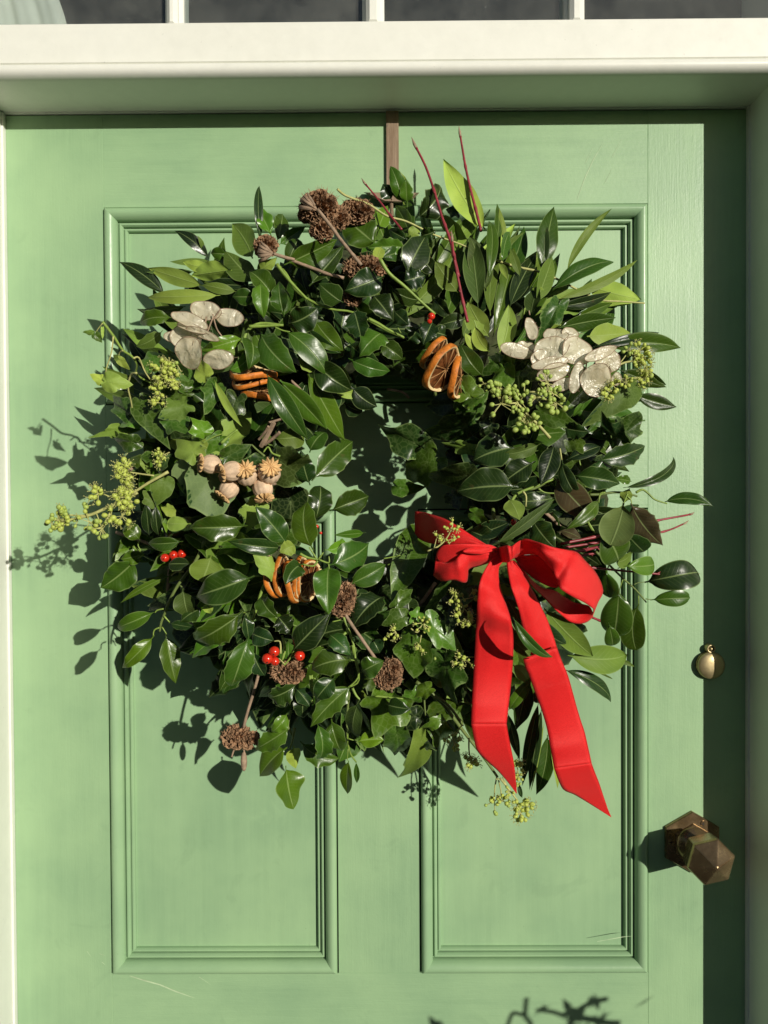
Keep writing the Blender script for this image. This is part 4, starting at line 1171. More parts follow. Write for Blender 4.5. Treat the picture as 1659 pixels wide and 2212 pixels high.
ST = [('4', [(470, 275), (545, 330), (700, 400), (850, 485), (1000, 530), (1220, 620), (1420, 700), (1620, 792)], (.145, .10), 20, M_fstem),
      ('5', [(100, 668), (165, 692), (380, 755), (530, 800), (680, 865), (830, 945), (950, 988), (1080, 1008), (1240, 1010)], (.10, .075), 19, M_fstem),
      ('3', [(1425, 735), (1500, 840), (1590, 935), (1659, 1005)], .165, 30, None),
      ('4', [(0, 855), (60, 930), (150, 1040), (260, 1140), (420, 1190), (600, 1220), (850, 1350), (985, 1422)], (.140, .150), 24, None),
      ('4', [(800, 815), (870, 930), (980, 1020), (1100, 1130), (1225, 1240)], (.165, .155), 32, None),
      ('7', [(500, 150), (620, 145), (765, 138)], .180, 30, None), ('7', [(700, 155), (760, 180), (815, 190)], .180, 14, None),
      ('3', [(1170, 1320), (1200, 1240), (1290, 1200), (1470, 1205)], .176, 28, None),
      ('6', [(672, 112), (750, 220), (830, 320), (900, 380), (930, 450), (935, 500), (980, 545), (1060, 590)], (.225, .17), 22, M_stem),
      ('6', [(755, 225), (735, 350), (710, 460), (690, 570)], (.222, .215), 13, M_fstem),
      ('6', [(912, 395), (945, 385), (1000, 490), (1050, 590), (1100, 660)], (.21, .18), 15, M_fstem),
      ('6', [(935, 508), (895, 530), (880, 620), (885, 720), (908, 835)], (.2, .17), 17, M_fstem),
      ('6', [(830, 335), (805, 350), (795, 400)], (.218, .21), 12, M_fstem), ('6', [(672, 125), (640, 165), (615, 205)], (.225, .222), 9, M_fstem),
      ('10', [(1028, 425), (1110, 490), (1200, 528), (1320, 575)], (.12, .13), 24, None), ('10', [(1110, 490), (1060, 518)], .122, 14, None),
      ('10', [(1080, 380), (1065, 415), (1095, 470)], .122, 12, None),
      ('10', [(1580, 380), (1500, 540), (1390, 700), (1310, 850), (1265, 930), (1250, 1010), (1232, 1080)], (.17, .155), 28, M_dstem),
      ('10', [(1418, 618), (1360, 622), (1320, 650)], .14, 14, M_fstem), ('10', [(1262, 905), (1215, 915), (1195, 935)], .155, 14, None),
      ('10', [(1230, 1050), (1190, 1070), (1182, 1120)], .158, 14, None), ('10', [(1265, 960), (1310, 1010)], .155, 16, None), ('10', [(1250, 1045), (1285, 1100)], .15, 13, None),
      ('10', [(1385, 720), (1430, 760)], .15, 12, M_dstem),
      ('11', [(870, 690), (835, 780), (790, 930), (750, 1010)], .178, 30, None), ('11', [(770, 650), (830, 655)], .178, 14, None), ('11', [(690, 935), (770, 920)], .178, 14, None),
      ('11', [(975, 1430), (995, 1300), (1010, 1200), (990, 1110)], .168, 30, None), ('11', [(1005, 1340), (1050, 1290), (1085, 1220)], .172, 16, None),
      ('11', [(1010, 1330), (965, 1285)], .172, 12, M_fstem), ('11', [(1085, 1275), (1060, 1285)], .172, 12, M_fstem), ('11', [(980, 1250), (975, 1160), (930, 1155)], .168, 16, M_fstem),
      ('12', [(270, 700), (310, 800), (350, 930), (380, 1060), (385, 1190), (300, 1290)], .168, 22, None), ('12', [(330, 1060), (380, 1070)], .17, 12, None),
      ('12', [(300, 850), (200, 940), (120, 1010)], .165, 22, None),
      ('12', [(520, 1340), (620, 1350), (740, 1362)], .165, 20, None), ('12', [(330, 1290), (310, 1450), (305, 1640)], .15, 22, M_dstem),
      ('12', [(20, 1180), (30, 1290), (40, 1400)], .165, 20, None),
      ('12', [(900, 1280), (905, 1400), (912, 1490)], .15, 18, M_dstem),
      ('15', [(1135, 0), (1150, 80), (1168, 230), (1110, 285)], (.17, .16), 18, None),
      ('15', [(1110, 350), (1095, 480), (1105, 620), (1125, 720), (1160, 790)], (.15, .125), 18, None), ('15', [(1105, 700), (1100, 780)], .128, 9, None), ('15', [(1105, 630), (1165, 650)], .14, 9, None),
      ('15', [(1135, 290), (1160, 340), (1190, 372)], .155, 20, None), ('15', [(860, 200), (862, 310), (870, 400)], .15, 18, None), ('15', [(870, 220), (920, 250)], .15, 9, None),
      ('15', [(720, 440), (700, 540), (735, 620), (712, 700)], .13, 20, M_dstem), ('15', [(745, 560), (730, 650)], .13, 22, M_dstem),
      ('11', [(1130, 480), (1190, 510), (1270, 525)], .19, 24, None), ('11', [(1270, 525), (1310, 470)], .19, 16, None), ('11', [(1275, 525), (1350, 550), (1352, 500)], .19, 16, None),
      ('11', [(1265, 530), (1230, 475), (1200, 430)], .19, 16, None), ('11', [(1265, 535), (1230, 575), (1150, 560)], .19, 18, None), ('11', [(1380, 1005), (1445, 990)], .18, 12, None), ('11', [(1350, 560), (1355, 600)], .19, 12, None),
      ('14', [(330, 700), (430, 790), (540, 900), (640, 990), (720, 1092)], (.13, .115), 20, M_dstem), ('14', [(625, 955), (660, 940), (712, 935)], .12, 9, M_dstem), ('14', [(715, 1065), (760, 1072)], .118, 9, M_dstem),
      ('14', [(660, 1040), (662, 1110)], .118, 10, M_stem), ('14', [(540, 910), (515, 990)], .12, 10, M_stem), ('14', [(435, 800), (410, 850)], .125, 9, M_stem), ('14', [(500, 830), (548, 812)], .122, 8, M_stem),
      ('14', [(280, 262), (380, 250), (470, 236), (560, 250), (650, 275)], .135, 24, M_dstem), ('14', [(350, 320), (365, 265), (400, 250)], .142, 13, None), ('14', [(575, 255), (560, 290), (545, 335)], .145, 16, None),
      ('14', [(575, 275), (600, 300), (608, 335)], .142, 13, None), ('14', [(640, 245), (680, 225), (730, 250), (790, 310), (880, 330)], (.135, .135), 20, None),
      ('9', [(442, 1120), (440, 1180), (450, 1220)], .15, 16, None), ('9', [(290, 1090), (305, 1180)], .15, 16, M_fstem), ('9', [(0, 1390), (90, 1400), (240, 1320)], .15, 26, M_dstem), ('9', [(130, 1400), (180, 1440), (260, 1440)], .155, 14, M_fstem),
      ('9', [(15, 1440), (35, 1500), (25, 1570)], .155, 18, None), ('9', [(640, 1430), (600, 1440), (590, 1510)], .15, 14, None),
      ('16', [(0, 130), (100, 220), (200, 340), (290, 460), (400, 620), (520, 780)], (.14, .12), 34, M_dstem),
      ('12', [(840, 1230), (950, 1320), (1080, 1420), (1200, 1560)], .145, 32, M_dstem),
      ('7', [(285, 1050), (350, 990), (410, 945)], .185, 26, None), ('7', [(140, 1050), (230, 1000), (300, 975)], .185, 14, None), ('7', [(80, 1135), (135, 1130)], .19, 12, M_fstem),
      ('7', [(740, 1150), (680, 1130), (640, 1070), (610, 1120)], .175, 18, None), ('7', [(620, 1150), (560, 1100), (520, 1060)], .17, 20, M_dstem),
      ('8', [(0, 90), (80, 130), (160, 165), (270, 232)], .16, 28, None), ('8', [(225, 160), (250, 200)], .16, 12, None),
      ('8', [(1100, 1500), (1160, 1440), (1280, 1380), (1420, 1330)], .17, 26, None), ('8', [(1190, 1420), (1215, 1460), (1212, 1540)], .172, 18, M_fstem), ('8', [(1310, 1400), (1360, 1430), (1430, 1435)], .172, 14, None),
      ('12', [(590, 280), (650, 270), (720, 255)], .15, 12, M_stem), ('12', [(620, 330), (700, 300), (740, 300)], .15, 10, M_stem)]
for q in ST: stem(q[0], q[1], q[2], q[3], q[4] or M_stem)
rg = random.Random(8)
# bare twigs buried in the body of the ring
for k in range(46):
    a = rg.uniform(0, 6.283); r1 = rg.uniform(210, 480); a2 = a + rg.uniform(-.5, .5); r2 = r1 + rg.uniform(-90, 110)
    P = [(815 + r1 * math.cos(a), 1055 - r1 * math.sin(a)), (815 + r2 * math.cos(a2), 1055 - r2 * math.sin(a2))]
    h1 = H(*P[0]) * .75; h2 = H(*P[1]) * .7
    b = MB(); pm = ((P[0][0] + P[1][0]) / 2 + rg.uniform(-12, 12), (P[0][1] + P[1][1]) / 2 + rg.uniform(-12, 12))
    b.tube(smoothpts([W(*P[0], h1), W(*pm, (h1 + h2) / 2), W(*P[1], h2)], 3), rg.uniform(.0012, .0022), 6)
    tow(b.build('twig', rg.choice([M_dstem, M_brown, M_stem])))

#PART3
# ------------------------------------------------------------------ red dogwood twigs
def twig(label, reg, P, hs, wpx, forks=()):
    pts = smoothpts(hpts(reg, P, hs), 5); hm = (hs[0] + hs[-1]) / 2
    r_ = wpx / 2 * sc(reg) * (D - hm) / F; n = len(pts)
    root = thing('dogwood_twig', label, 'twig', tuple(pts[0]), 'red dogwood twigs in the wreath')
    b = MB(); rad = []
    for i in range(n):
        k = r_ * (1.0 - .35 * i / (n - 1))
        if i % 10 in (5,): k *= 1.35
        rad.append(k)
    b.tube(pts, rad, 8)
    tipd = (pts[-1] - pts[-2]).normalized()
    adopt(b.build('bark', M_red), root)
    b = MB(); b.tube([pts[-1], pts[-1] + tipd * r_ * 3, pts[-1] + tipd * r_ * 7 + Vector((0, 0, r_))], [r_ * .8, r_ * .9, r_ * .1], 6); adopt(b.build('bud', M_brown), root)
    for i in (n // 3, 2 * n // 3):
        b = MB(); d_ = Vector((rg.uniform(-1, 1), -.5, rg.uniform(-1, 1))).normalized() + tipd
        b.tube([pts[i], pts[i] + d_ * r_ * 2.2], [r_ * .6, r_ * .15], 5); adopt(b.build('bud', M_red), root)
    return root
twig('longest dark red twig leaning left, rising over the pale pointed leaf at the top', '2', [(322, 1195), (300, 1100), (290, 1050), (262, 970), (248, 930), (215, 820), (180, 720), (140, 640)], (.125, .09), 15)
twig('straight red twig standing highest, right of the leaning one', '2', [(420, 1000), (395, 900), (372, 810), (352, 720), (340, 650), (330, 590)], (.08, .066), 13)
twig('short red twig pointing up left across the brown hook', '4', [(965, 585), (880, 480), (790, 360), (690, 240)], (.13, .10), 20)
twig('lower red twig continuing down into the leaves above the orange slices', '4', [(1475, 1300), (1440, 1150), (1400, 960), (1370, 800), (1357, 680)], (.135, .125), 24)
twig('stub of red twig behind the dark holly at the top', '4', [(1225, 865), (1180, 810), (1130, 765)], (.11, .115), 26)
twig('red twig at the right reaching up past the yellow-green leaf', '14', [(60, 640), (310, 590), (600, 512), (800, 462), (1000, 425), (1055, 414)], (.12, .085), 22)
twig('thin forked red twig below the curled right leaf', '14', [(75, 672), (330, 632), (600, 590), (860, 545), (1000, 490)], (.115, .08), 20)
twig('thick red twig just over the bow loop', '14', [(130, 705), (240, 690), (335, 668), (480, 640)], (.13, .11), 28)
twig('dark red twig with bud scars nearest the top of the bow loop', '14', [(190, 745), (250, 725), (350, 712)], (.128, .12), 22)
twig('long level red twig crossing the oval leaves at the right', '14', [(200, 812), (300, 825), (500, 845), (720, 865), (900, 880), (1070, 880)], (.14, .125), 20)
twig('short red twig sticking out under the bow loop', '14', [(260, 1190), (360, 1232), (440, 1262), (495, 1278)], (.11, .09), 20)

# ------------------------------------------------------------------ holly berries
def berries(label, reg, L, hh):
    c = W(*pp(reg, L[0][0], L[0][1]), hh)
    root = thing('holly_berries', label, 'berries', tuple(c), 'red holly berries')
    for (x, y, r_) in L:
        h1 = hh + rg.uniform(-.002, .002); p = W(*pp(reg, x, y), h1); rm = r_ * sc(reg) * (D - h1) / F
        b = MB(); b.ball(p, rm, 16, 12, sq=(1, 1, .95)); o = b.build('berry', M_berry); adopt(o, root)
        q = Vector((rg.uniform(-.5, .5), -1, rg.uniform(-.6, .1))).normalized()
        b = MB(); b.ball(p + q * rm * .97, rm * .16, 6, 4); adopt(b.build('berry_eye', M_slot), root)
rg = random.Random(3)
berries('three bright red berries with one apart, above the shaggy brown head at the bottom', '11', [(930, 1235, 43), (877, 1290, 43), (935, 1310, 36), (1126, 1268, 42)], .178)
berries('four dull red berries in shade at the left', '10', [(1272, 512, 35), (1338, 490, 35), (1357, 535, 37), (1402, 480, 35)], .150)
berries('single orange-red berry beside the green stem near the upper orange slices', '4', [(1195, 1255, 29), (1180, 1295, 20)], .152)
berries('tiny red berry glimpsed between the glossy leaves at the hole', '11', [(1257, 270, 17), (1290, 320, 12)], .165)
berries('red berries half hidden just above the bow knot', '13', [(642, 238, 24), (650, 138, 18), (635, 300, 26)], .165)

# ------------------------------------------------------------------ ivy flower sprays
def spray(label, reg, stems, umbels, hh, bud=M_bud):
    """stems: polylines; umbels: (x, y, spread, count, budsize, star?)"""
    c = W(*pp(reg, stems[0][0][0], stems[0][0][1]), hh)
    root = thing('ivy_flower_spray', label, 'ivy flowers', tuple(c), 'ivy flower sprays')
    b = MB(); k = sc(reg) / F * (D - hh)
    for P in stems:
        wd = P[-1] if isinstance(P[-1], (int, float)) else 14
        P = P[:-1] if isinstance(P[-1], (int, float)) else P
        pts = smoothpts(hpts(reg, P, hh), 4); n = len(pts)
        b.tube(pts, [wd / 2 * k * (1 - .3 * i / n) for i in range(n)], 6)
    hair = MB(); stars = MB()
    for (x, y, sp, n, bs, star) in umbels:
        cc = W(*pp(reg, x, y), hh)
        for i in range(n):
            a = rg.uniform(0, 6.283); e = math.sqrt(rg.uniform(.15, 1)); u_ = rg.uniform(-.2, 1)
            d_ = Vector((e * math.cos(a), -u_ * .7, e * math.sin(a)))
            p = cc + d_ * sp * k; mid = cc.lerp(p, .5) + Vector((rg.uniform(-1, 1), 0, rg.uniform(-1, 1))) * sp * k * .06
            b.tube([cc, mid, p], [.0005, .00042, .0006], 4, cap=False)
            r_ = bs / 2 * k * rg.uniform(.8, 1.15)
            dn = (p - cc).normalized()
            q = MB(); q.ball(p, r_, 10, 7, sq=(1, 1, 1.12), rot=dn.to_track_quat('Z', 'Y').to_matrix())
            adopt(q.build('flower' if star and rg.random() < star else 'bud', M_flow if star else bud), root)
            if star and rg.random() < star:
                t1 = dn.orthogonal().normalized(); t2 = dn.cross(t1)
                for s_ in range(5):
                    an = s_ * 1.2566 + a; o_ = (t1 * math.cos(an) + t2 * math.sin(an))
                    tip = p + dn * r_ * 1.9 + o_ * r_ * 1.5
                    hair.tube([p + dn * r_ * .4, tip], [.00022, .00018], 3, cap=False); hair.ball(tip, .00052, 5, 4)
                    an += .63; o_ = (t1 * math.cos(an) + t2 * math.sin(an))
                    pb_ = p + dn * r_ * .5; pt_ = p + dn * r_ * .5 + o_ * r_ * 1.9 - dn * r_ * .5; sd_ = dn.cross(o_) * r_ * .45
                    stars.add([pb_ - sd_, pb_ + sd_, pt_], [(0, 1, 2)])
            else:
                q = MB(); q.ball(p + dn * r_ * .98, r_ * .28, 5, 4, sq=(1, 1, .6)); b.add(q.V, q.F)
    adopt(b.build('stem', M_fstem), root)
    if hair.V: tag(adopt(hair.build('stamens', M_fstem), root), kind='stuff')
    if stars.V: tag(adopt(stars.build('petals', M_flow, smooth=False), root), kind='stuff')
spray('big drooping spray of round green buds below the right honesty pods', '8',
      [[(1400, 1010), (1300, 900), (1220, 830), (1140, 730), 26], [(1140, 740), (1020, 745), 16], [(1180, 690), (1060, 640), (930, 600), 15], [(1240, 655), (1380, 650), (1420, 660), 15], [(1250, 680), (1330, 700), (1430, 735), 18], [(1200, 650), (1205, 570), 9], [(1350, 640), (1310, 590), 10]],
      [(890, 590, 62, 9, 32, 0), (1010, 640, 70, 9, 36, 0), (1020, 745, 115, 13, 38, 0), (1120, 680, 80, 11, 36, 0), (1170, 720, 90, 10, 32, 0), (1220, 860, 105, 16, 34, 0), (1230, 920, 120, 10, 40, 0), (1380, 590, 100, 11, 34, 0), (1430, 670, 90, 9, 38, 0), (1450, 740, 80, 12, 38, 0), (1290, 700, 80, 9, 32, 0), (1205, 590, 30, 2, 34, 0), (1090, 650, 50, 6, 38, 0)], .182)
spray('long yellow-green flower spray sticking out at the left and throwing its shadow on the door', '10',
      [[(1060, 5), (960, 70), (860, 110), (700, 180), (560, 215), (430, 252), 30], [(700, 175), (620, 185), (530, 182), 15], [(870, 100), (840, 190), (785, 275), 22], [(785, 275), (700, 300), 12], [(560, 180), (460, 190), 10], [(740, 160), (780, 260), 10], [(890, 60), (800, 20), 14], [(1000, 60), (930, 160), 16], [(730, 100), (640, 120), 8]],
      [(455, 215, 95, 13, 36, .1), (450, 170, 80, 7, 36, 0), (400, 240, 65, 6, 38, 0), (455, 270, 40, 4, 44, .8), (790, 290, 100, 9, 38, 0), (690, 235, 85, 9, 38, .1), (940, 190, 80, 9, 44, .9), (960, 40, 75, 8, 44, .8), (860, 180, 60, 5, 40, .6), (760, 30, 60, 5, 40, .7), (505, 165, 45, 5, 34, 0), (650, 110, 22, 2, 38, 0), (600, 230, 40, 3, 32, 0)], .190)
spray('upright knobbly tip of yellow starry flowers above the long left spray', '6',
      [[(1180, 1270), (1020, 1360), (900, 1440), 26], [(1070, 1300), (960, 1285), (880, 1272), 15], [(880, 1440), (850, 1380), (830, 1270), 14]],
      [(845, 1215, 62, 10, 46, .8), (820, 1280, 62, 9, 48, .9), (850, 1320, 55, 7, 44, .9), (820, 1385, 62, 6, 44, .9), (860, 1400, 50, 5, 44, .7), (840, 1470, 60, 6, 44, .9), (900, 1500, 50, 5, 42, .8), (640, 1440, 55, 5, 40, .8)], .192)
spray('dense yellow flower cluster beneath the left honesty pods', '6',
      [[(1250, 620), (1190, 570), (1160, 540), 14], [(1150, 700), (1110, 660), 12], [(1280, 500), (1240, 430), 9]],
      [(1150, 510, 95, 26, 34, .5), (1215, 560, 80, 16, 34, .3), (1100, 640, 60, 12, 32, .5), (1100, 735, 45, 6, 32, .4), (1240, 450, 30, 3, 32, 0), (1120, 470, 60, 10, 32, .8)], .185)
spray('small yellow flower tuft on the left ivy above the pale leaves', '6', [[(1190, 1120), (1120, 1150), 10]], [(1110, 1130, 35, 5, 30, .8), (1130, 1190, 40, 6, 30, .8)], .185)
spray('yellow flower spray curling past the right honesty pods', '9',
      [[(735, 450), (800, 425), (870, 415), (920, 410), 18], [(755, 430), (800, 370), 10], [(810, 550), (890, 545), (960, 530), 14], [(940, 440), (945, 500), 10]],
      [(825, 330, 48, 8, 26, 0), (905, 335, 62, 12, 32, .7), (930, 390, 62, 12, 34, .8), (900, 430, 45, 8, 28, .3), (945, 480, 45, 8, 30, .8), (930, 550, 55, 10, 28, .7), (800, 575, 48, 9, 28, .1), (990, 535, 15, 1, 40, 0), (920, 600, 30, 4, 26, .6)], .135)
spray('yellow flower tuft wedged under the lowest right honesty pod', '9', [[(640, 690), (690, 640), 12]], [(700, 605, 50, 9, 32, .7), (680, 660, 60, 9, 32, .7), (650, 690, 45, 5, 30, .3)], .158)
spray('thin pale flower stalk lying over the red ribbon band', '13', [[(-20, 460), (60, 425), (120, 370), (165, 290), (175, 240), 14], [(110, 385), (200, 360), 8], [(30, 440), (50, 360), 8], [(150, 320), (200, 280), 8]],
      [(172, 235, 30, 4, 24, .5), (200, 280, 20, 3, 28, .4), (120, 270, 25, 3, 22, .3), (205, 360, 28, 4, 22, .3), (100, 365, 30, 4, 20, .3), (55, 345, 30, 4, 22, .3), (150, 400, 30, 3, 18, 0)], .198)
spray('loose flower stalks against the left ribbon tail', '13', [[(150, 770), (210, 830), (260, 900), (230, 960), 14], [(220, 840), (340, 815), 9], [(265, 905), (300, 950), (320, 1030), 10], [(300, 810), (325, 775), 8]],
      [(180, 800, 55, 8, 28, .5), (195, 860, 45, 6, 30, .4), (250, 810, 30, 3, 24, 0), (335, 810, 36, 4, 24, .2), (325, 775, 14, 2, 24, 0), (215, 965, 36, 4, 34, .9), (290, 955, 34, 4, 34, .7), (315, 1030, 38, 4, 36, .8), (262, 1025, 26, 3, 26, .3), (278, 890, 18, 2, 26, 0)], .188)
spray('radiating flower umbel in the ivy left of the ribbon tail', '12', [[(800, 820), (850, 850), (880, 800), 12], [(880, 870), (870, 930), 10]],
      [(895, 780, 70, 13, 22, .3), (870, 950, 40, 6, 26, .8), (685, 850, 45, 6, 24, .8), (985, 1040, 14, 1, 24, 0), (600, 880, 30, 3, 20, .2)], .18)
spray('few yellow flowers beside the middle of the left ribbon tail', '12', [[(1290, 1040), (1200, 1040), 9], [(1200, 1040), (1270, 1090), 8]], [(1195, 1030, 36, 4, 28, .8), (1170, 1080, 36, 5, 30, .9), (1240, 1075, 46, 4, 22, .1)], .182)
spray('flower umbel on the small ivy leaf near the ribbon crease', '16', [[(260, 380), (230, 400), (190, 490), 10], [(300, 480), (300, 570), (310, 630), 14], [(290, 600), (340, 640), 8]],
      [(180, 500, 80, 12, 24, .4), (130, 480, 40, 4, 24, .3), (285, 655, 35, 5, 34, .8), (340, 680, 38, 5, 36, .9), (210, 440, 30, 3, 22, 0)], .145)
spray('hanging flower stalks dangling below the tip of the left ribbon tail', '16', [[(515, 780), (500, 860), (495, 960), 12], [(525, 790), (545, 880), (550, 950), 12], [(540, 790), (620, 890), (680, 970), 18], [(495, 960), (435, 1000), 8], [(495, 960), (500, 1050), 8], [(560, 780), (600, 880), (605, 960), 10]],
      [(500, 965, 45, 6, 26, .1), (560, 965, 55, 9, 28, .2), (435, 1000, 10, 1, 26, 0), (500, 1055, 16, 2, 30, 0), (600, 970, 30, 4, 26, 0), (670, 985, 45, 6, 28, .3), (715, 960, 40, 5, 30, .2), (755, 995, 40, 5, 34, .9), (700, 1060, 60, 9, 34, .8), (735, 1050, 30, 4, 36, .9), (610, 880, 40, 5, 22, .1)], .115)
spray('yellow buds peeping out right of the left ribbon tip', '16', [[(640, 640), (670, 700), (690, 800), 8]], [(655, 655, 20, 4, 24, 0), (685, 700, 34, 5, 36, .9), (680, 780, 36, 8, 26, .2), (680, 840, 18, 3, 24, 0)], .14)

# ------------------------------------------------------------------ dried orange slices
def slice_(label, reg, x, y, rpx, thick, axis, hh, squash=.92, spin=0, group='dried orange slices'):
    c = W(*pp(reg, x, y), hh); k = sc(reg) / F * (D - hh); r_ = rpx * k; th = thick * k * .74
    root = thing('dried_orange_slice', label, 'orange slice', tuple(c), group)
    ax = Vector(axis).normalized(); X = ax.orthogonal().normalized(); X = (Matrix.Rotation(spin, 3, ax) @ X); Y = ax.cross(X)
    ph = rg.uniform(0, 6.28); n = 44
    def P(a, rad, t_):
        wob = 1 + .04 * math.sin(3 * a + ph) + .025 * math.sin(5 * a - ph)
        cup = .10 * r_ * math.cos(2 * a + ph) * (rad / r_) ** 2 - .05 * r_ * (rad / r_) ** 2
        return c + X * rad * wob * math.cos(a) + Y * rad * wob * squash * math.sin(a) + ax * (t_ + cup)
    b = MB(); prof = [(r_ * .955, -th / 2), (r_, -th * .36), (r_ * 1.012, 0), (r_, th * .36), (r_ * .955, th / 2)]
    V = [P(2 * math.pi * i / n, a, z) for (a, z) in prof for i in range(n)]
    Q = [(j * n + i, j * n + (i + 1) % n, (j + 1) * n + (i + 1) % n, (j + 1) * n + i) for j in range(4) for i in range(n)]
    b.add(V, Q); adopt(b.build('rind', M_rind), root)
    b = MB(); prof = [(r_ * .955, -th / 2), (r_ * .87, -th * .46), (r_ * .86, th * .46), (r_ * .955, th / 2)]
    V = [P(2 * math.pi * i / n, a, z) for (a, z) in prof for i in range(n)]
    Q = [(j * n + i, j * n + (i + 1) % n, (j + 1) * n + (i + 1) % n, (j + 1) * n + i) for j in range(3) for i in range(n)]
    b.add(V, Q); adopt(b.build('pith', M_pith), root)
    # sunken segments between ribs of pith
    b = MB(); V = []; Q = []; m_ = 8
    for s_ in (-1, 1):
        o_ = len(V)
        for j in range(m_ + 1):
            for i in range(n):
                a = 2 * math.pi * i / n; rad = r_ * .87 * j / m_
                seg = abs(((a / (2 * math.pi) * 9) % 1) - .5) * 2
                z = s_ * th * (.12 + .26 * (seg ** 5)) * (1 if j else 1.2) + rg.uniform(-.05, .05) * th
                V.append(P(a, rad, z))
        for j in range(m_):
            for i in range(n):
                q = (o_ + j * n + i, o_ + j * n + (i + 1) % n, o_ + (j + 1) * n + (i + 1) % n, o_ + (j + 1) * n + i)
                Q.append(q if s_ > 0 else q[::-1])
    b.add(V, Q); adopt(b.build('flesh', M_fles), root)
    b = MB()
    for s_ in (-1, 1):
        for i in range(9):
            a = 2 * math.pi * (i + .5) / 9
            b.tube([P(a, r_ * .06, s_ * th * .38), P(a, r_ * .5, s_ * th * .40), P(a, r_ * .86, s_ * th * .44)], [.0005, .0004, .0008], 5)
    adopt(b.build('membrane', M_memb), root)
g1 = 'orange slices near the top of the hole'
slice_('uppermost of the three orange slices by the hole, red-brown rind', '8', 520, 360, 150, 62, (.85, -.42, -.62), .135, group=g1)
slice_('middle bright orange slice of the three right of the hole', '8', 582, 470, 205, 78, (.80, -.50, -.50), .155, group=g1)
slice_('lowest of the three slices, tucked behind the ivy leaf', '8', 690, 540, 175, 70, (.97, -.30, -.12), .140, group=g1)
g2 = 'orange slices stacked flat at the left'
slice_('top slice of the flat stack behind the curled holly leaf', '7', 530, 500, 185, 62, (.08, -.35, 1), .15, group=g2)
slice_('second slice of the flat stack at the left', '7', 545, 570, 185, 46, (-.05, -.30, 1), .148, group=g2)
slice_('lowest slice of the flat stack, hanging open like a smile', '7', 590, 665, 150, 60, (.12, -.30, 1), .150, group=g2)
g3 = 'orange slices on edge in the lower left'
slice_('leftmost tilted slice of the lower row of orange slices', '11', 938, 655, 165, 56, (1, -.25, .25), .165, group=g3)
slice_('second orange slice of the lower row', '11', 1010, 640, 170, 50, (1, -.30, .12), .168, group=g3)
slice_('third orange slice of the lower row, partly behind the folded leaf', '11', 1090, 690, 175, 62, (1, -.30, .22), .170, group=g3)
slice_('fourth orange slice of the lower row, brightest rind', '11', 1150, 660, 175, 50, (1, -.32, .02), .165, group=g3)
slice_('rightmost slice of the lower row showing its dark flesh', '11', 1195, 690, 170, 60, (1, -.55, -.05), .160, group=g3)

# ------------------------------------------------------------------ poppy heads
def poppy(label, reg, x, y, r_, cx_, cy_, hh, up=.55):
    c = W(*pp(reg, x, y), hh); k = sc(reg) / F * (D - hh); rm = r_ * k
    q = W(*pp(reg, cx_, cy_), hh); dv = (q - c); dl = min(.97, dv.length / (rm * 1.15)); dv = dv.normalized() * dl if dv.length > 1e-6 else dv
    ax = Vector((dv.x, -math.sqrt(max(.02, 1 - dl * dl)), dv.z)).normalized()
    root = thing('poppy_seed_head', label, 'poppy head', tuple(c), 'dried poppy heads')
    X = ax.orthogonal().normalized(); Y = ax.cross(X); n = 48
    b = MB(); V = []; Q = []; prof = []
    for j in range(15):
        t_ = math.pi * (.04 + .86 * j / 14); prof.append((math.sin(t_) ** .92, -math.cos(t_) * 1.08))
    for (a_, z_) in prof:
        for i in range(n):
            an = 2 * math.pi * i / n; rib = 1 + .06 * abs(math.cos(an * 6)) ** .7 - .04
            V.append(c + (X * math.cos(an) + Y * math.sin(an)) * rm * a_ * rib + ax * rm * z_)
    for j in range(14):
        for i in range(n): Q.append((j * n + i, j * n + (i + 1) % n, (j + 1) * n + (i + 1) % n, (j + 1) * n + i))
    b.add(V, Q); adopt(b.build('capsule', M_pod), root)
    b = MB(); o_ = c + ax * rm * 1.04
    b.tube([c + ax * rm * .82, o_], [rm * .38, rm * .55], 20, cap=False)
    V = []; Q = []; n = 96; rays = 12
    rings = [(0, .16), (.28, .14), (.62, .12), (.90, .06), (1.0, -.02), (.92, -.07)]
    for (a_, z_) in rings:
        for i in range(n):
            an = 2 * math.pi * i / n; s_ = .5 + .5 * math.cos(an * rays)
            rad = rm * a_ * (.68 + .34 * s_ ** .5 if a_ > .5 else 1)
            V.append(o_ + (X * math.cos(an) + Y * math.sin(an)) * rad + ax * rm * (z_ + .20 * (s_ ** 6) * (a_ > 0) - .04))
    for j in range(len(rings) - 1):
        for i in range(n): Q.append((j * n + i, j * n + (i + 1) % n, (j + 1) * n + (i + 1) % n, (j + 1) * n + i))
    b.add(V, Q); adopt(b.build('crown', M_crown), root)
    b = MB(); e = c - ax * rm * 1.0
    b.tube(smoothpts([e, e - ax * .012, e - ax * .02 + Vector((.006, .02, .004))]), [.0016] * 11 if False else .0014, 7); adopt(b.build('stem', M_brown), root)
poppy('poppy head at the left end, crown turned to the left', '7', 205, 1212, 74, 130, 1205, .192)
poppy('second poppy head from the left, its starry crown facing out low', '7', 368, 1265, 78, 292, 1282, .198)
poppy('middle poppy head looking straight out', '7', 482, 1295, 84, 484, 1250, .192)
poppy('right-hand poppy head of the row, darker flank', '7', 655, 1278, 88, 678, 1235, .190)
poppy('lowest poppy head, hanging with its crown down', '7', 605, 1400, 78, 624, 1478, .186)
poppy('shaded poppy head under the row, crown pointing down left', '7', 345, 1402, 74, 285, 1475, .186)

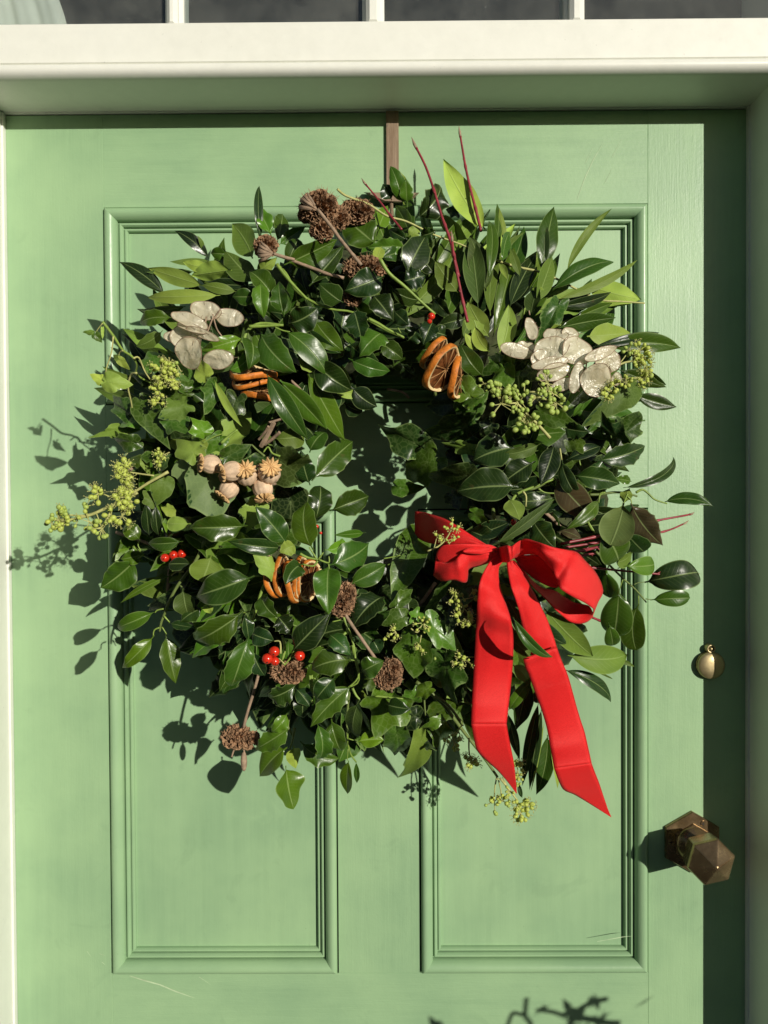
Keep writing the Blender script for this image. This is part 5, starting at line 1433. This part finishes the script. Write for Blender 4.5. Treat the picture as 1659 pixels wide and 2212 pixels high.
# ------------------------------------------------------------------ dry brown seed heads
def seedhead(label, reg, blobs, stemP, hh, fan=None, hs=None):
    c = W(*pp(reg, blobs[0][0], blobs[0][1]), hh); k = sc(reg) / F * (D - hh)
    root = thing('dried_seed_head', label, 'seed head', tuple(c), 'brown dried seed heads')
    for (x, y, rx, ry, dh) in blobs:
        p = W(*pp(reg, x, y), hh + dh); R1 = rx * k; R2 = ry * k
        b = MB(); V = []; Q = []; nu, nv = 26, 16
        for j in range(nv + 1):
            t_ = math.pi * j / nv
            for i in range(nu):
                a = 2 * math.pi * i / nu; q = .80 + rg.uniform(-.13, .10)
                V.append(p + Vector((R1 * math.sin(t_) * math.cos(a), min(R1, R2) * .8 * math.sin(t_) * math.sin(a), R2 * math.cos(t_))) * q)
        for j in range(nv):
            for i in range(nu): Q.append((j * nu + i, j * nu + (i + 1) % nu, (j + 1) * nu + (i + 1) % nu, (j + 1) * nu + i))
        b.add(V, Q); adopt(b.build('core', M_seedd, smooth=False), root)
        b = MB(); nt_ = int(90 + 150 * (rx * ry) / 12000)
        for i in range(nt_):
            z_ = rg.uniform(-1, 1); a = rg.uniform(math.pi * .95, math.pi * 2.05); s_ = math.sqrt(1 - z_ * z_)
            d_ = Vector((s_ * math.cos(a), s_ * math.sin(a), z_)); q = p + Vector((d_.x * R1, d_.y * min(R1, R2) * .8, d_.z * R2)) * .78
            ln = rg.uniform(.16, .34) * min(R1, R2) + .0012; dd = (d_ + Vector((rg.uniform(-.4, .4), rg.uniform(-.4, .4), rg.uniform(-.4, .4)))).normalized()
            if rg.random() < .6:   # open calyx cups
                t1 = dd.orthogonal().normalized(); t2 = dd.cross(t1); e = q + dd * ln; V = []
                for (zz, rr_) in ((0, .0009), (ln, .0025)):
                    for s2 in range(5):
                        an = s2 * 1.2566; V.append(q + dd * (zz + (rg.uniform(0, .0009) if zz else 0)) + (t1 * math.cos(an) + t2 * math.sin(an)) * rr_ * rg.uniform(.8, 1.2))
                b.add(V, [(s2, (s2 + 1) % 5, 5 + (s2 + 1) % 5, 5 + s2) for s2 in range(5)])
            else:
                b.tube([q, q + dd * ln * .8, q + dd * ln * 1.7 + Vector((0, 0, .0008))], [.0006, .0004, .0001], 4, cap=False)
        adopt(b.build('bracts', M_seed, smooth=False), root)
    if fan:   # ribbed cone of bracts gathered at the stem
        (ax_, ay_), (bx_, by_), wd = fan
        A = W(*pp(reg, ax_, ay_), hh + .012); B = W(*pp(reg, bx_, by_), hh + .010); X = (B - A); sdv = X.cross((CAM - A)).normalized()
        b = MB()
        for i in range(26):
            u_ = rg.uniform(-1, 1); o_ = rg.uniform(-.3, .6)
            tip = B + sdv * wd * k * .5 * u_ + (CAM - A).normalized() * wd * k * .35 * (1 - abs(u_)) * o_ - X * .15 * abs(u_)
            m_ = A.lerp(tip, .55) + (CAM - A).normalized() * .002
            b.tube([A, m_, tip], [.0006, .0016, .0007], 5)
        adopt(b.build('bracts', M_brown), root)
    if stemP:
        hs_ = hs or (hh + .004, hh - .01)
        pts = smoothpts(hpts(reg, stemP, hs_), 4); n = len(pts); r_ = 13 * k * (1 if reg != '15' else .8)
        b = MB(); b.tube(pts, [r_ * rg.uniform(.92, 1.08) for i in range(n)], 9); adopt(b.build('stem', M_brown), root)
seedhead('large brown double seed head at the top with its stem slanting down right', '4', [(330, 420, 138, 112, .0), (350, 590, 82, 75, -.004), (470, 500, 80, 75, -.010), (240, 470, 60, 55, -.006)], [(318, 432), (420, 560), (500, 670), (580, 770), (655, 860)], .150, fan=((318, 435), (185, 350), 130), hs=(.175, .175))
seedhead('brown seed head behind the shiny leaf left of the hook', '4', [(620, 450, 130, 80, .0)], None, .122)
seedhead('dark shaggy seed head low among the top holly leaves', '4', [(680, 890, 165, 80, 0), (590, 1110, 60, 55, -.004)], [(520, 960), (400, 930), (280, 885), (0, 780)], .136, hs=(.146, .140))
seedhead('ribbed brown seed head at the upper left, stem pointing right', '3', [(1340, 600, 78, 70, .0)], [(1400, 655), (1480, 680), (1560, 700)], .150, fan=((1398, 655), (1275, 640), 165), hs=(.165, .155))
seedhead('seed head hanging lowest at the left on a straight bare stem', '15', [(355, 620, 95, 68, 0), (435, 628, 60, 58, 0)], [(400, 555), (430, 440), (470, 310), (503, 192)], .130, hs=(.135, .140))
seedhead('brown seed head behind the bright oval leaf with a stem running down right', '12', [(255, 620, 95, 90, 0), (300, 560, 62, 90, 0)], [(275, 680), (330, 770), (420, 900), (530, 1058)], .172, hs=(.176, .172))
seedhead('shaggy brown seed head among the lower ivy leaves', '12', [(620, 1200, 98, 72, 0), (655, 1130, 62, 66, 0)], [(640, 1265), (650, 1310)], .172)
seedhead('dark cup-shaped seed head under the bright red berries', '11', [(1040, 1390, 135, 82, 0)], None, .158)
b = MB()  # small withered bracts dangling from the lowest head
rt = bpy.data.objects.get('dried_seed_head.004')
for P in ([(345, 685), (330, 720), (320, 755)], [(400, 700), (408, 740)]):
    b.tube(smoothpts(hpts('15', P, .13)), .0009, 5)
q = W(*pp('15', 402, 785), .13); b.ball(q, .0065, 8, 6, sq=(.5, .5, 1.5))
if rt: adopt(b.build('withered_bract', M_brown), rt)
# split dry stick
st_ = thing('split_stick', 'short split brown stick standing in the leaves above the poppy heads', 'stick', tuple(W(*pp('7', 600, 1090), .165)))
for (x0_, y0_, x1_, y1_, w_) in ((590, 1075, 690, 890, 40), (620, 1060, 735, 965, 26), (575, 1020, 650, 920, 22)):
    b = MB(); pts = smoothpts(hpts('7', [(x0_, y0_), ((x0_ + x1_) / 2 + 5, (y0_ + y1_) / 2), (x1_, y1_)], (.17, .18)), 3); b.tube(pts, [w_ / 2 * .42194 * K * .69 / F * rg.uniform(.8, 1.1) for _ in pts], 6); adopt(b.build('splinter', M_brown, smooth=False), st_)

# ------------------------------------------------------------------ honesty pods
t = NT('honesty_pod_skin'); P = t.n('ShaderNodeTexCoord').outputs['Object']; uv = t.n('ShaderNodeUVMap').outputs[0]
spx = t.n('ShaderNodeSeparateXYZ'); t.l(uv, spx.inputs[0]); rd = spx.outputs[0]
nz = t.noise(P, 60, 3, .55, 1.0); nf = t.noise(P, 230, 4, .6, 1.2)
c = t.mix(t.ramp(nz, .3, .7), (.56, .49, .32), (.90, .84, .65)); c = t.mix(t.ramp(nf, .60, .74, 0, .3), c, (.36, .27, .16))  # tan blotches paint in the darkness where pods overlap
c = t.mix(t.ramp(rd, .93, .985, 0, .7), c, (.36, .25, .14))
pb_ = t.pbr(c, .27, t.bump(t.math('ADD', nz, t.math('MULTIPLY', nf, .12)), .8, .0045), spec=.8)
tr = t.n('ShaderNodeBsdfTranslucent'); t.l(c, tr.inputs[0]); tpn = t.n('ShaderNodeBsdfTransparent')
ma = t.n('ShaderNodeMixShader'); ma.inputs[0].default_value = .30; t.l(pb_, ma.inputs[1]); t.l(tr.outputs[0], ma.inputs[2])
mb_ = t.n('ShaderNodeMixShader'); mb_.inputs[0].default_value = .10; t.l(ma.outputs[0], mb_.inputs[1]); t.l(tpn.outputs[0], mb_.inputs[2])
M_hon = t.done(mb_.outputs[0])
def honesty(label, reg, pods, hh, stems=()):
    root = thing('honesty_spray', label, 'honesty pods', tuple(W(*pp(reg, pods[0][0], pods[0][1]), hh)), 'silvery honesty seed pods')
    k = sc(reg) / F * (D - hh)
    for i, (x, y, w_, h_, ang, dh) in enumerate(pods):
        c = W(*pp(reg, x, y), hh + dh); a0 = math.radians(ang)
        tilt = rg.uniform(-.85, .85); rx = w_ / 2 * k; ry = h_ / 2 * k
        e1 = Vector((math.cos(a0), rg.uniform(-.25, .25), math.sin(a0))).normalized(); e2 = Vector((0, -1, 0)).cross(e1).normalized(); e2 = (e2 + Vector((0, -math.sin(tilt) * .7, 0))).normalized(); e3 = e1.cross(e2).normalized()
        n, m_ = 36, 6; V = [c]; UV = [(0, 0)]; ph = rg.uniform(0, 6)
        for j in range(1, m_ + 1):
            for q in range(n):
                a = 2 * math.pi * q / n; ca, sa = math.cos(a), math.sin(a); rad = j / m_
                pt = 1 + .08 * max(0, ca) ** 8
                z = (.15 * math.sin(2 * a + ph) * rad ** 2 + .06 * math.sin(5 * a + ph) * rad ** 2 + .06 * math.sin(3.1 * rad * ca + ph + 2 * sa) * math.cos(2.7 * rad * sa + ph) + rg.uniform(-.012, .012)) * min(rx, ry)
                V.append(c + e1 * rx * ca * rad * pt + e2 * ry * sa * rad + e3 * z); UV.append((rad, q / n))
        Fq = [(0, 1 + q, 1 + (q + 1) % n) for q in range(n)]
        for j in range(m_ - 1):
            for q in range(n): Fq.append((1 + j * n + q, 1 + (j + 1) * n + q, 1 + (j + 1) * n + (q + 1) % n, 1 + j * n + (q + 1) % n))
        o = mesh('seed_pod', V, Fq, M_hon); ul = o.data.uv_layers.new(name='UVMap')
        li = np.zeros(len(o.data.loops), dtype=np.int32); o.data.loops.foreach_get('vertex_index', li)
        ul.data.foreach_set('uv', np.array(UV, dtype=np.float32)[li].reshape(-1)); adopt(o, root)
        b = MB()   # rim, style and a few flat seeds
        b.tube([V[1 + (m_ - 1) * n + q] for q in list(range(n)) + [0]], .00032, 4, cap=False)
        tp_ = V[1 + (m_ - 1) * n]; b.tube([tp_, tp_ + e1 * .004], [.0003, .0001], 4)
        for s_ in range(rg.randint(4, 7)):
            a = rg.uniform(0, 6.28); q_ = c + e1 * rx * .5 * math.cos(a) + e2 * ry * .55 * math.sin(a) - e3 * .0006
            b.tube([q_, q_ + (e1 * math.cos(a) + e2 * math.sin(a)) * ry * .38], .0002, 4)
        adopt(b.build('rim', M_brown), root)
    b = MB()
    for P in stems: b.tube(smoothpts(hpts(reg, P, hh)), .0007, 5)
    adopt(b.build('stem', M_brown), root)
honesty('papery honesty pods bunched at the upper left beneath the pale laurel leaves', '3',
        [(875, 1090, 235, 150, -12, -.004), (1060, 1145, 215, 145, -12, -.006), (690, 1290, 180, 170, 20, 0), (745, 1165, 290, 120, -22, .008), (790, 1310, 150, 135, 60, .004), (760, 1225, 240, 70, -20, .010), (850, 1270, 260, 70, -22, .012), (748, 1420, 235, 235, -60, .012), (970, 1470, 230, 150, 5, .002), (640, 1300, 90, 180, 80, -.004)],
        .172, [[(930, 1120), (960, 1230), (1000, 1290)], [(880, 1140), (870, 1220)], [(930, 1150), (900, 1230), (880, 1280)], [(990, 1080), (940, 1160)]])
honesty('pale papery honesty pods fanned out at the upper right above the green buds', '5',
        [(475, 1180, 85, 185, 8, -.004), (375, 1330, 235, 95, -12, .0), (440, 1300, 130, 70, -10, -.004), (640, 1225, 165, 110, 0, -.004), (735, 1215, 120, 90, 0, -.006), (610, 1318, 235, 175, 20, .006), (785, 1332, 195, 240, 80, .004), (600, 1415, 255, 85, 12, .012), (625, 1475, 230, 120, 15, .010), (780, 1510, 80, 215, -14, .012), (690, 1560, 170, 80, 20, .006), (940, 1350, 240, 75, 22, .012), (985, 1390, 165, 215, 70, .006), (915, 1530, 215, 210, 60, .014), (1050, 1520, 70, 90, 0, 0), (520, 1380, 120, 90, 60, .004)],
        .148, [[(500, 1440), (560, 1500), (650, 1560)], [(460, 1060), (465, 1090)], [(700, 1430), (760, 1560), (800, 1610)], [(640, 1500), (700, 1600)], [(850, 1400), (840, 1500)]])

# ------------------------------------------------------------------ ribbon bow
t = NT('red_satin'); uv = t.n('ShaderNodeUVMap').outputs[0]; P = t.n('ShaderNodeTexCoord').outputs['Object']
s1 = t.n('ShaderNodeSeparateXYZ'); t.l(uv, s1.inputs[0])
weave = t.noise(t.scaled(uv, 900, 60, 1), 1, 2, .5); grain = t.noise(P, 1500, 2, .6)
ev = t.math('ABSOLUTE', t.math('SUBTRACT', t.math('MULTIPLY', s1.outputs[1], 2), 1))
c = t.mix(t.ramp(grain, .3, .7), (.68, .012, .014), (.92, .034, .034)); c = t.mix(t.ramp(ev, .93, .96, 0, .6), c, (.36, .004, .008))
bs = t.n('ShaderNodeBsdfPrincipled'); t.l(c, bs.inputs['Base Color']); bs.inputs['Roughness'].default_value = .43
bs.inputs['Anisotropic'].default_value = .6; bs.inputs['Sheen Weight'].default_value = .2; bs.inputs['Sheen Tint'].default_value = (1, .35, .3, 1); bs.inputs['Specular IOR Level'].default_value = .4
bs.inputs['Specular Tint'].default_value = (1, .55, .5, 1)
t.l(t.bump(t.math('ADD', weave, t.math('MULTIPLY', grain, 1.0)), .42, .0005), bs.inputs['Normal'])
tr = t.n('ShaderNodeBsdfTranslucent'); tr.inputs[0].default_value = (.6, .01, .01, 1)
mx_ = t.n('ShaderNodeMixShader'); mx_.inputs[0].default_value = .16; t.l(bs.outputs[0], mx_.inputs[1]); t.l(tr.outputs[0], mx_.inputs[2])
M_rib = t.done(mx_.outputs[0])
kc = W(*pp('13', 590, 470), .20)
bow = thing('ribbon_bow', 'bright red satin ribbon tied in a bow with two long tails at the lower right', 'bow', tuple(kc))
def resample(P, n):
    P = smoothpts([Vector((*p, 0) if len(p) == 2 else p) for p in P], 8)
    L = [0]
    for a, b_ in zip(P, P[1:]): L.append(L[-1] + (b_ - a).length)
    out = []; j = 0
    for i in range(n + 1):
        s_ = L[-1] * i / n
        while j < len(L) - 2 and L[j + 1] < s_: j += 1
        q = (s_ - L[j]) / max(1e-9, L[j + 1] - L[j]); out.append(P[j].lerp(P[j + 1], min(1, max(0, q))))
    return out
def ribbon(name, A, B, hA, hB, n=40, m_=8, belly=.0, creases=(), ripple=.0, gather=None):
    """A, B edge polylines in crop 13; hA/hB heights (cm) along them as lists spread evenly"""
    a_ = resample(A, n); b_ = resample(B, n); V = []; UV = []
    hA = [h / 100 for h in hA]; hB = [h / 100 for h in hB]
    def hv(H_, u_):
        x = u_ * (len(H_) - 1); i = min(int(x), len(H_) - 2); t = x - i
        a, b_, c_, d_ = H_[max(0, i - 1)], H_[i], H_[i + 1], H_[min(len(H_) - 1, i + 2)]
        return .5 * (2 * b_ + (c_ - a) * t + (2 * a - 5 * b_ + 4 * c_ - d_) * t * t + (3 * b_ - a - 3 * c_ + d_) * t ** 3)
    for i in range(n + 1):
        u_ = i / n
        pa_ = W(*pp('13', a_[i].x, a_[i].y), hv(hA, u_)); pb2 = W(*pp('13', b_[i].x, b_[i].y), hv(hB, u_))
        for j in range(m_ + 1):
            v_ = j / m_; p = pa_.lerp(pb2, v_)
            out = belly * math.sin(math.pi * v_) + ripple * math.sin(v_ * 9 + u_ * 7) * math.sin(math.pi * u_)
            if gather is None: gather = (0, .0011)
            gu = abs(u_ - gather[0]); out += gather[1] * math.exp(-gu / .16) * (math.sin(v_ * 13 + u_ * 5) + .6 * math.sin(v_ * 23 - u_ * 9))
            for (uc, wd, am) in creases: out += am * math.exp(-((u_ - uc) / wd) ** 2)
            p = p + (CAM - p).normalized() * out; V.append(p); UV.append((u_, v_))
    Q = [(i * (m_ + 1) + j, i * (m_ + 1) + j + 1, (i + 1) * (m_ + 1) + j + 1, (i + 1) * (m_ + 1) + j) for i in range(n) for j in range(m_)]
    o = mesh(name, V, Q, M_rib); ul = o.data.uv_layers.new(name='UVMap')
    li = np.zeros(len(o.data.loops), dtype=np.int32); o.data.loops.foreach_get('vertex_index', li)
    ul.data.foreach_set('uv', np.array(UV, dtype=np.float32)[li].reshape(-1))
    sm = o.modifiers.new('thickness', 'SOLIDIFY'); sm.thickness = .0005
    return adopt(o, bow)
ribbon('tail', [(530, 450), (440, 570), (385, 690), (366, 830), (352, 1100), (336, 1400), (322, 1650), (318, 1790)], [(558, 545), (530, 590), (530, 690), (560, 800), (618, 970), (641, 1100), (640, 1290), (622, 1500), (605, 1650), (590, 1790)],
       [20, 20.6, 21.2, 20.6, 19.6, 19.0, 18.6, 18.6, 19.4], [20, 19.4, 19.6, 20.6, 19.6, 18.6, 18.2, 18.4, 19.2], n=60, belly=.0016, creases=((.22, .05, .003), (.45, .06, -.003)), ripple=.0006)
ribbon('tail_end', [(318, 1790), (340, 1920), (365, 2002), (440, 2080), (520, 2150), (600, 2240), (666, 2329)], [(590, 1790), (605, 1880), (625, 1980), (645, 2080), (655, 2160), (664, 2250), (669, 2327)],
       [19.4, 18.4, 17.0, 15.8], [19.2, 18.4, 17.2, 15.8], n=24, gather=(0, 0))
ribbon('tail', [(592, 540), (603, 640), (625, 740), (660, 840), (690, 940), (715, 1050), (745, 1130), (790, 1180), (770, 1265)], [(645, 530), (680, 590), (740, 680), (800, 780), (850, 880), (900, 980), (930, 1060), (955, 1130), (976, 1196)],
       [19.6, 20.2, 21.0, 20.8, 20.2, 19.4, 18.8, 18.0], [19.4, 19.4, 19.8, 19.6, 19.2, 18.8, 18.6, 18.6], n=50, belly=.0022, ripple=.0008)
ribbon('tail', [(718, 1290), (735, 1360), (760, 1410), (805, 1540), (850, 1660), (885, 1770), (905, 1850), (930, 1990), (955, 2132)], [(976, 1196), (1010, 1290), (1060, 1410), (1095, 1530), (1130, 1659), (1160, 1760), (1190, 1850), (1218, 1970), (1245, 2092)],
       [19.2, 18.6, 17.6, 17.0, 17.0, 18.2], [19.0, 18.4, 17.4, 16.8, 16.8, 18.0], n=44, belly=.001, creases=((.02, .03, .0035),), gather=(0, .0006))
ribbon('tail_end', [(955, 2132), (990, 2230), (1030, 2300), (1110, 2335), (1200, 2388), (1300, 2450), (1395, 2511)], [(1245, 2092), (1270, 2160), (1300, 2235), (1325, 2310), (1350, 2385), (1372, 2450), (1397, 2508)],
       [18.2, 16.8, 15.4, 14.4], [18.0, 16.8, 15.4, 14.4], n=24, gather=(0, 0))
# right loop: front face sweeping out and round, then the return underneath
ribbon('loop', [(640, 440), (720, 365), (830, 392), (950, 430), (1060, 450), (1135, 468), (1200, 535), (1270, 610), (1320, 700), (1337, 765)], [(640, 520), (720, 490), (820, 492), (900, 560), (960, 640), (988, 720), (1010, 752), (1100, 810), (1200, 862), (1262, 905)],
       [20, 21.8, 22.6, 22.2, 21.0, 19.6, 18.0], [20, 20.6, 21.6, 22.6, 23.4, 22.4, 20.6], n=56, belly=.003, creases=((.55, .05, -.004), (.30, .07, .003)), ripple=.001)
ribbon('loop', [(1337, 765), (1328, 800), (1300, 850), (1255, 965)], [(1262, 905), (1262, 915), (1262, 925), (1258, 940)], [18.0, 17.2, 16.0], [20.6, 19.6, 17.6], n=14, belly=.002, gather=(0, 0))
ribbon('loop', [(1258, 935), (1230, 885), (1180, 868), (1110, 855), (1030, 810), (960, 765), (870, 745), (800, 700), (720, 610), (650, 535)], [(1255, 965), (1210, 1005), (1150, 1020), (1080, 1005), (1020, 960), (940, 888), (880, 820), (800, 745), (720, 650), (645, 545)],
       [17.6, 16.6, 16.4, 17.0, 18.4, 19.4], [16.4, 17.0, 18.2, 19.0, 19.4, 19.4], n=50, belly=.001, gather=(1, .0013))
ribbon('loop', [(650, 495), (740, 493), (830, 495), (890, 540), (940, 610), (975, 680), (988, 735)], [(655, 515), (700, 580), (760, 640), (830, 690), (900, 725), (950, 738), (984, 738)], [19.4, 19.6, 20, 20, 20.2], [19.4, 19.0, 18.8, 19.4, 20], n=36, belly=-.003)
# left loop
ribbon('loop', [(525, 460), (460, 470), (380, 475), (310, 455), (245, 475), (190, 530), (130, 553), (85, 540), (45, 500)], [(528, 500), (470, 540), (390, 570), (298, 600), (290, 650), (272, 702), (180, 682), (90, 690), (28, 650)],
       [19.8, 20.8, 21.2, 21.0, 19.6], [19.8, 19.4, 19.8, 20.8, 19.6], n=50, belly=.004, creases=((.62, .07, .003),), ripple=.0008)
ribbon('loop', [(528, 445), (470, 415), (400, 408), (310, 404), (210, 404), (110, 412), (70, 440), (52, 475), (50, 510)], [(522, 462), (460, 455), (400, 440), (310, 450), (240, 478), (190, 525), (140, 550), (110, 556), (75, 540)],
       [20, 21, 21.6, 21.2, 20.2], [20, 20.8, 21, 20.6, 20], n=40, belly=.002)
ribbon('loop', [(400, 408), (340, 430), (290, 440), (250, 462)], [(500, 455), (420, 480), (340, 482), (265, 470)], [20.8, 21.4, 21.8], [20.6, 21.2, 21.6], n=16, belly=.002)
ribbon('ribbon_band', [(-118, 150), (-40, 160), (0, 172), (110, 207), (220, 270), (330, 342), (440, 410)], [(-120, 340), (-60, 380), (0, 400), (100, 412), (200, 412), (300, 410), (420, 425)],
       [13, 16, 18, 19, 19.4], [13, 16, 18, 19, 19.2], n=30, belly=.002, creases=((.5, .2, .003),), gather=(1, .0013))
ribbon('knot', [(515, 440), (545, 425), (590, 415), (630, 420), (668, 395), (700, 375)], [(540, 540), (570, 548), (605, 545), (640, 520), (665, 495), (690, 480)], [19.6, 21.6, 22.4, 22.2, 21.2], [19.6, 21.2, 22.2, 21.8, 20.6], n=26, belly=.003, creases=((.25, .05, -.0018), (.55, .06, -.002)))

# ------------------------------------------------------------------ plant outside the picture whose blurred shadow falls on the foot of the door
pot_c = W(1290, 2300, 0) + SUN * .55
pot_c.z = 0
pl = thing('potted_shrub', 'tall potted shrub beside the doorstep whose blurred shadow touches the door', 'shrub', (pot_c.x + .25, pot_c.y - .1, 0))
b = MB(); base = Vector(pl.location)
for (z0_, z1_, r0_, r1_) in ((0, .30, .12, .16),): b.tube([base + Vector((0, 0, z0_)), base + Vector((0, 0, z1_))], [r0_, r1_], 28)
adopt(b.build('pot', simple('terracotta', (.42, .17, .08), .8)), pl)
def sh(x, y, d=.55): return W(*pp('20', x, y), 0) + SUN * d
br = MB()
top = sh(1165, 560); br.tube(smoothpts([base + Vector((0, 0, .3)), base + Vector((-.05, .02, .6)), top - Vector((0, 0, .12)), top]), .006, 8)
for P, r_ in (([(1165, 560), (1150, 430), (1165, 330)], .004), ([(1165, 330), (1230, 270), (1320, 228), (1400, 212)], .0035), ([(1120, 330), (1040, 300), (930, 285)], .003), ([(1180, 330), (1290, 350), (1400, 372), (1480, 375)], .0045),
            ([(1120, 560), (900, 520), (885, 379), (850, 325), (858, 205)], .003), ([(850, 325), (800, 310), (765, 308), (735, 379), (720, 460)], .0026), ([(900, 520), (500, 470), (250, 385)], .003)):
    br.tube(smoothpts([sh(*q) for q in P]), r_ * .85, 6)
adopt(br.build('stem', M_dstem), pl)
lf = MB(); rg = random.Random(4)
for (x, y, n_, s_) in ((1165, 325, 7, .004), (1310, 232, 2, .002), (1340, 365, 4, .004), (250, 392, 4, .004), (985, 290, 2, .003), (1170, 520, 14, .012), (1100, 620, 40, .03), (1300, 640, 30, .03)):
    for _ in range(n_):
        c = sh(x, y) + Vector((rg.gauss(0, s_), rg.gauss(0, s_), rg.gauss(0, s_ * .8))); a = Vector((rg.uniform(-1, 1), rg.uniform(-1, 1), rg.uniform(-1, 1))).normalized() * .012; q = a.orthogonal().normalized() * .004
        lf.add([c - a, c + q, c + a, c - q], [(0, 1, 2, 3)])
adopt(lf.build('foliage', M_dstem), pl)
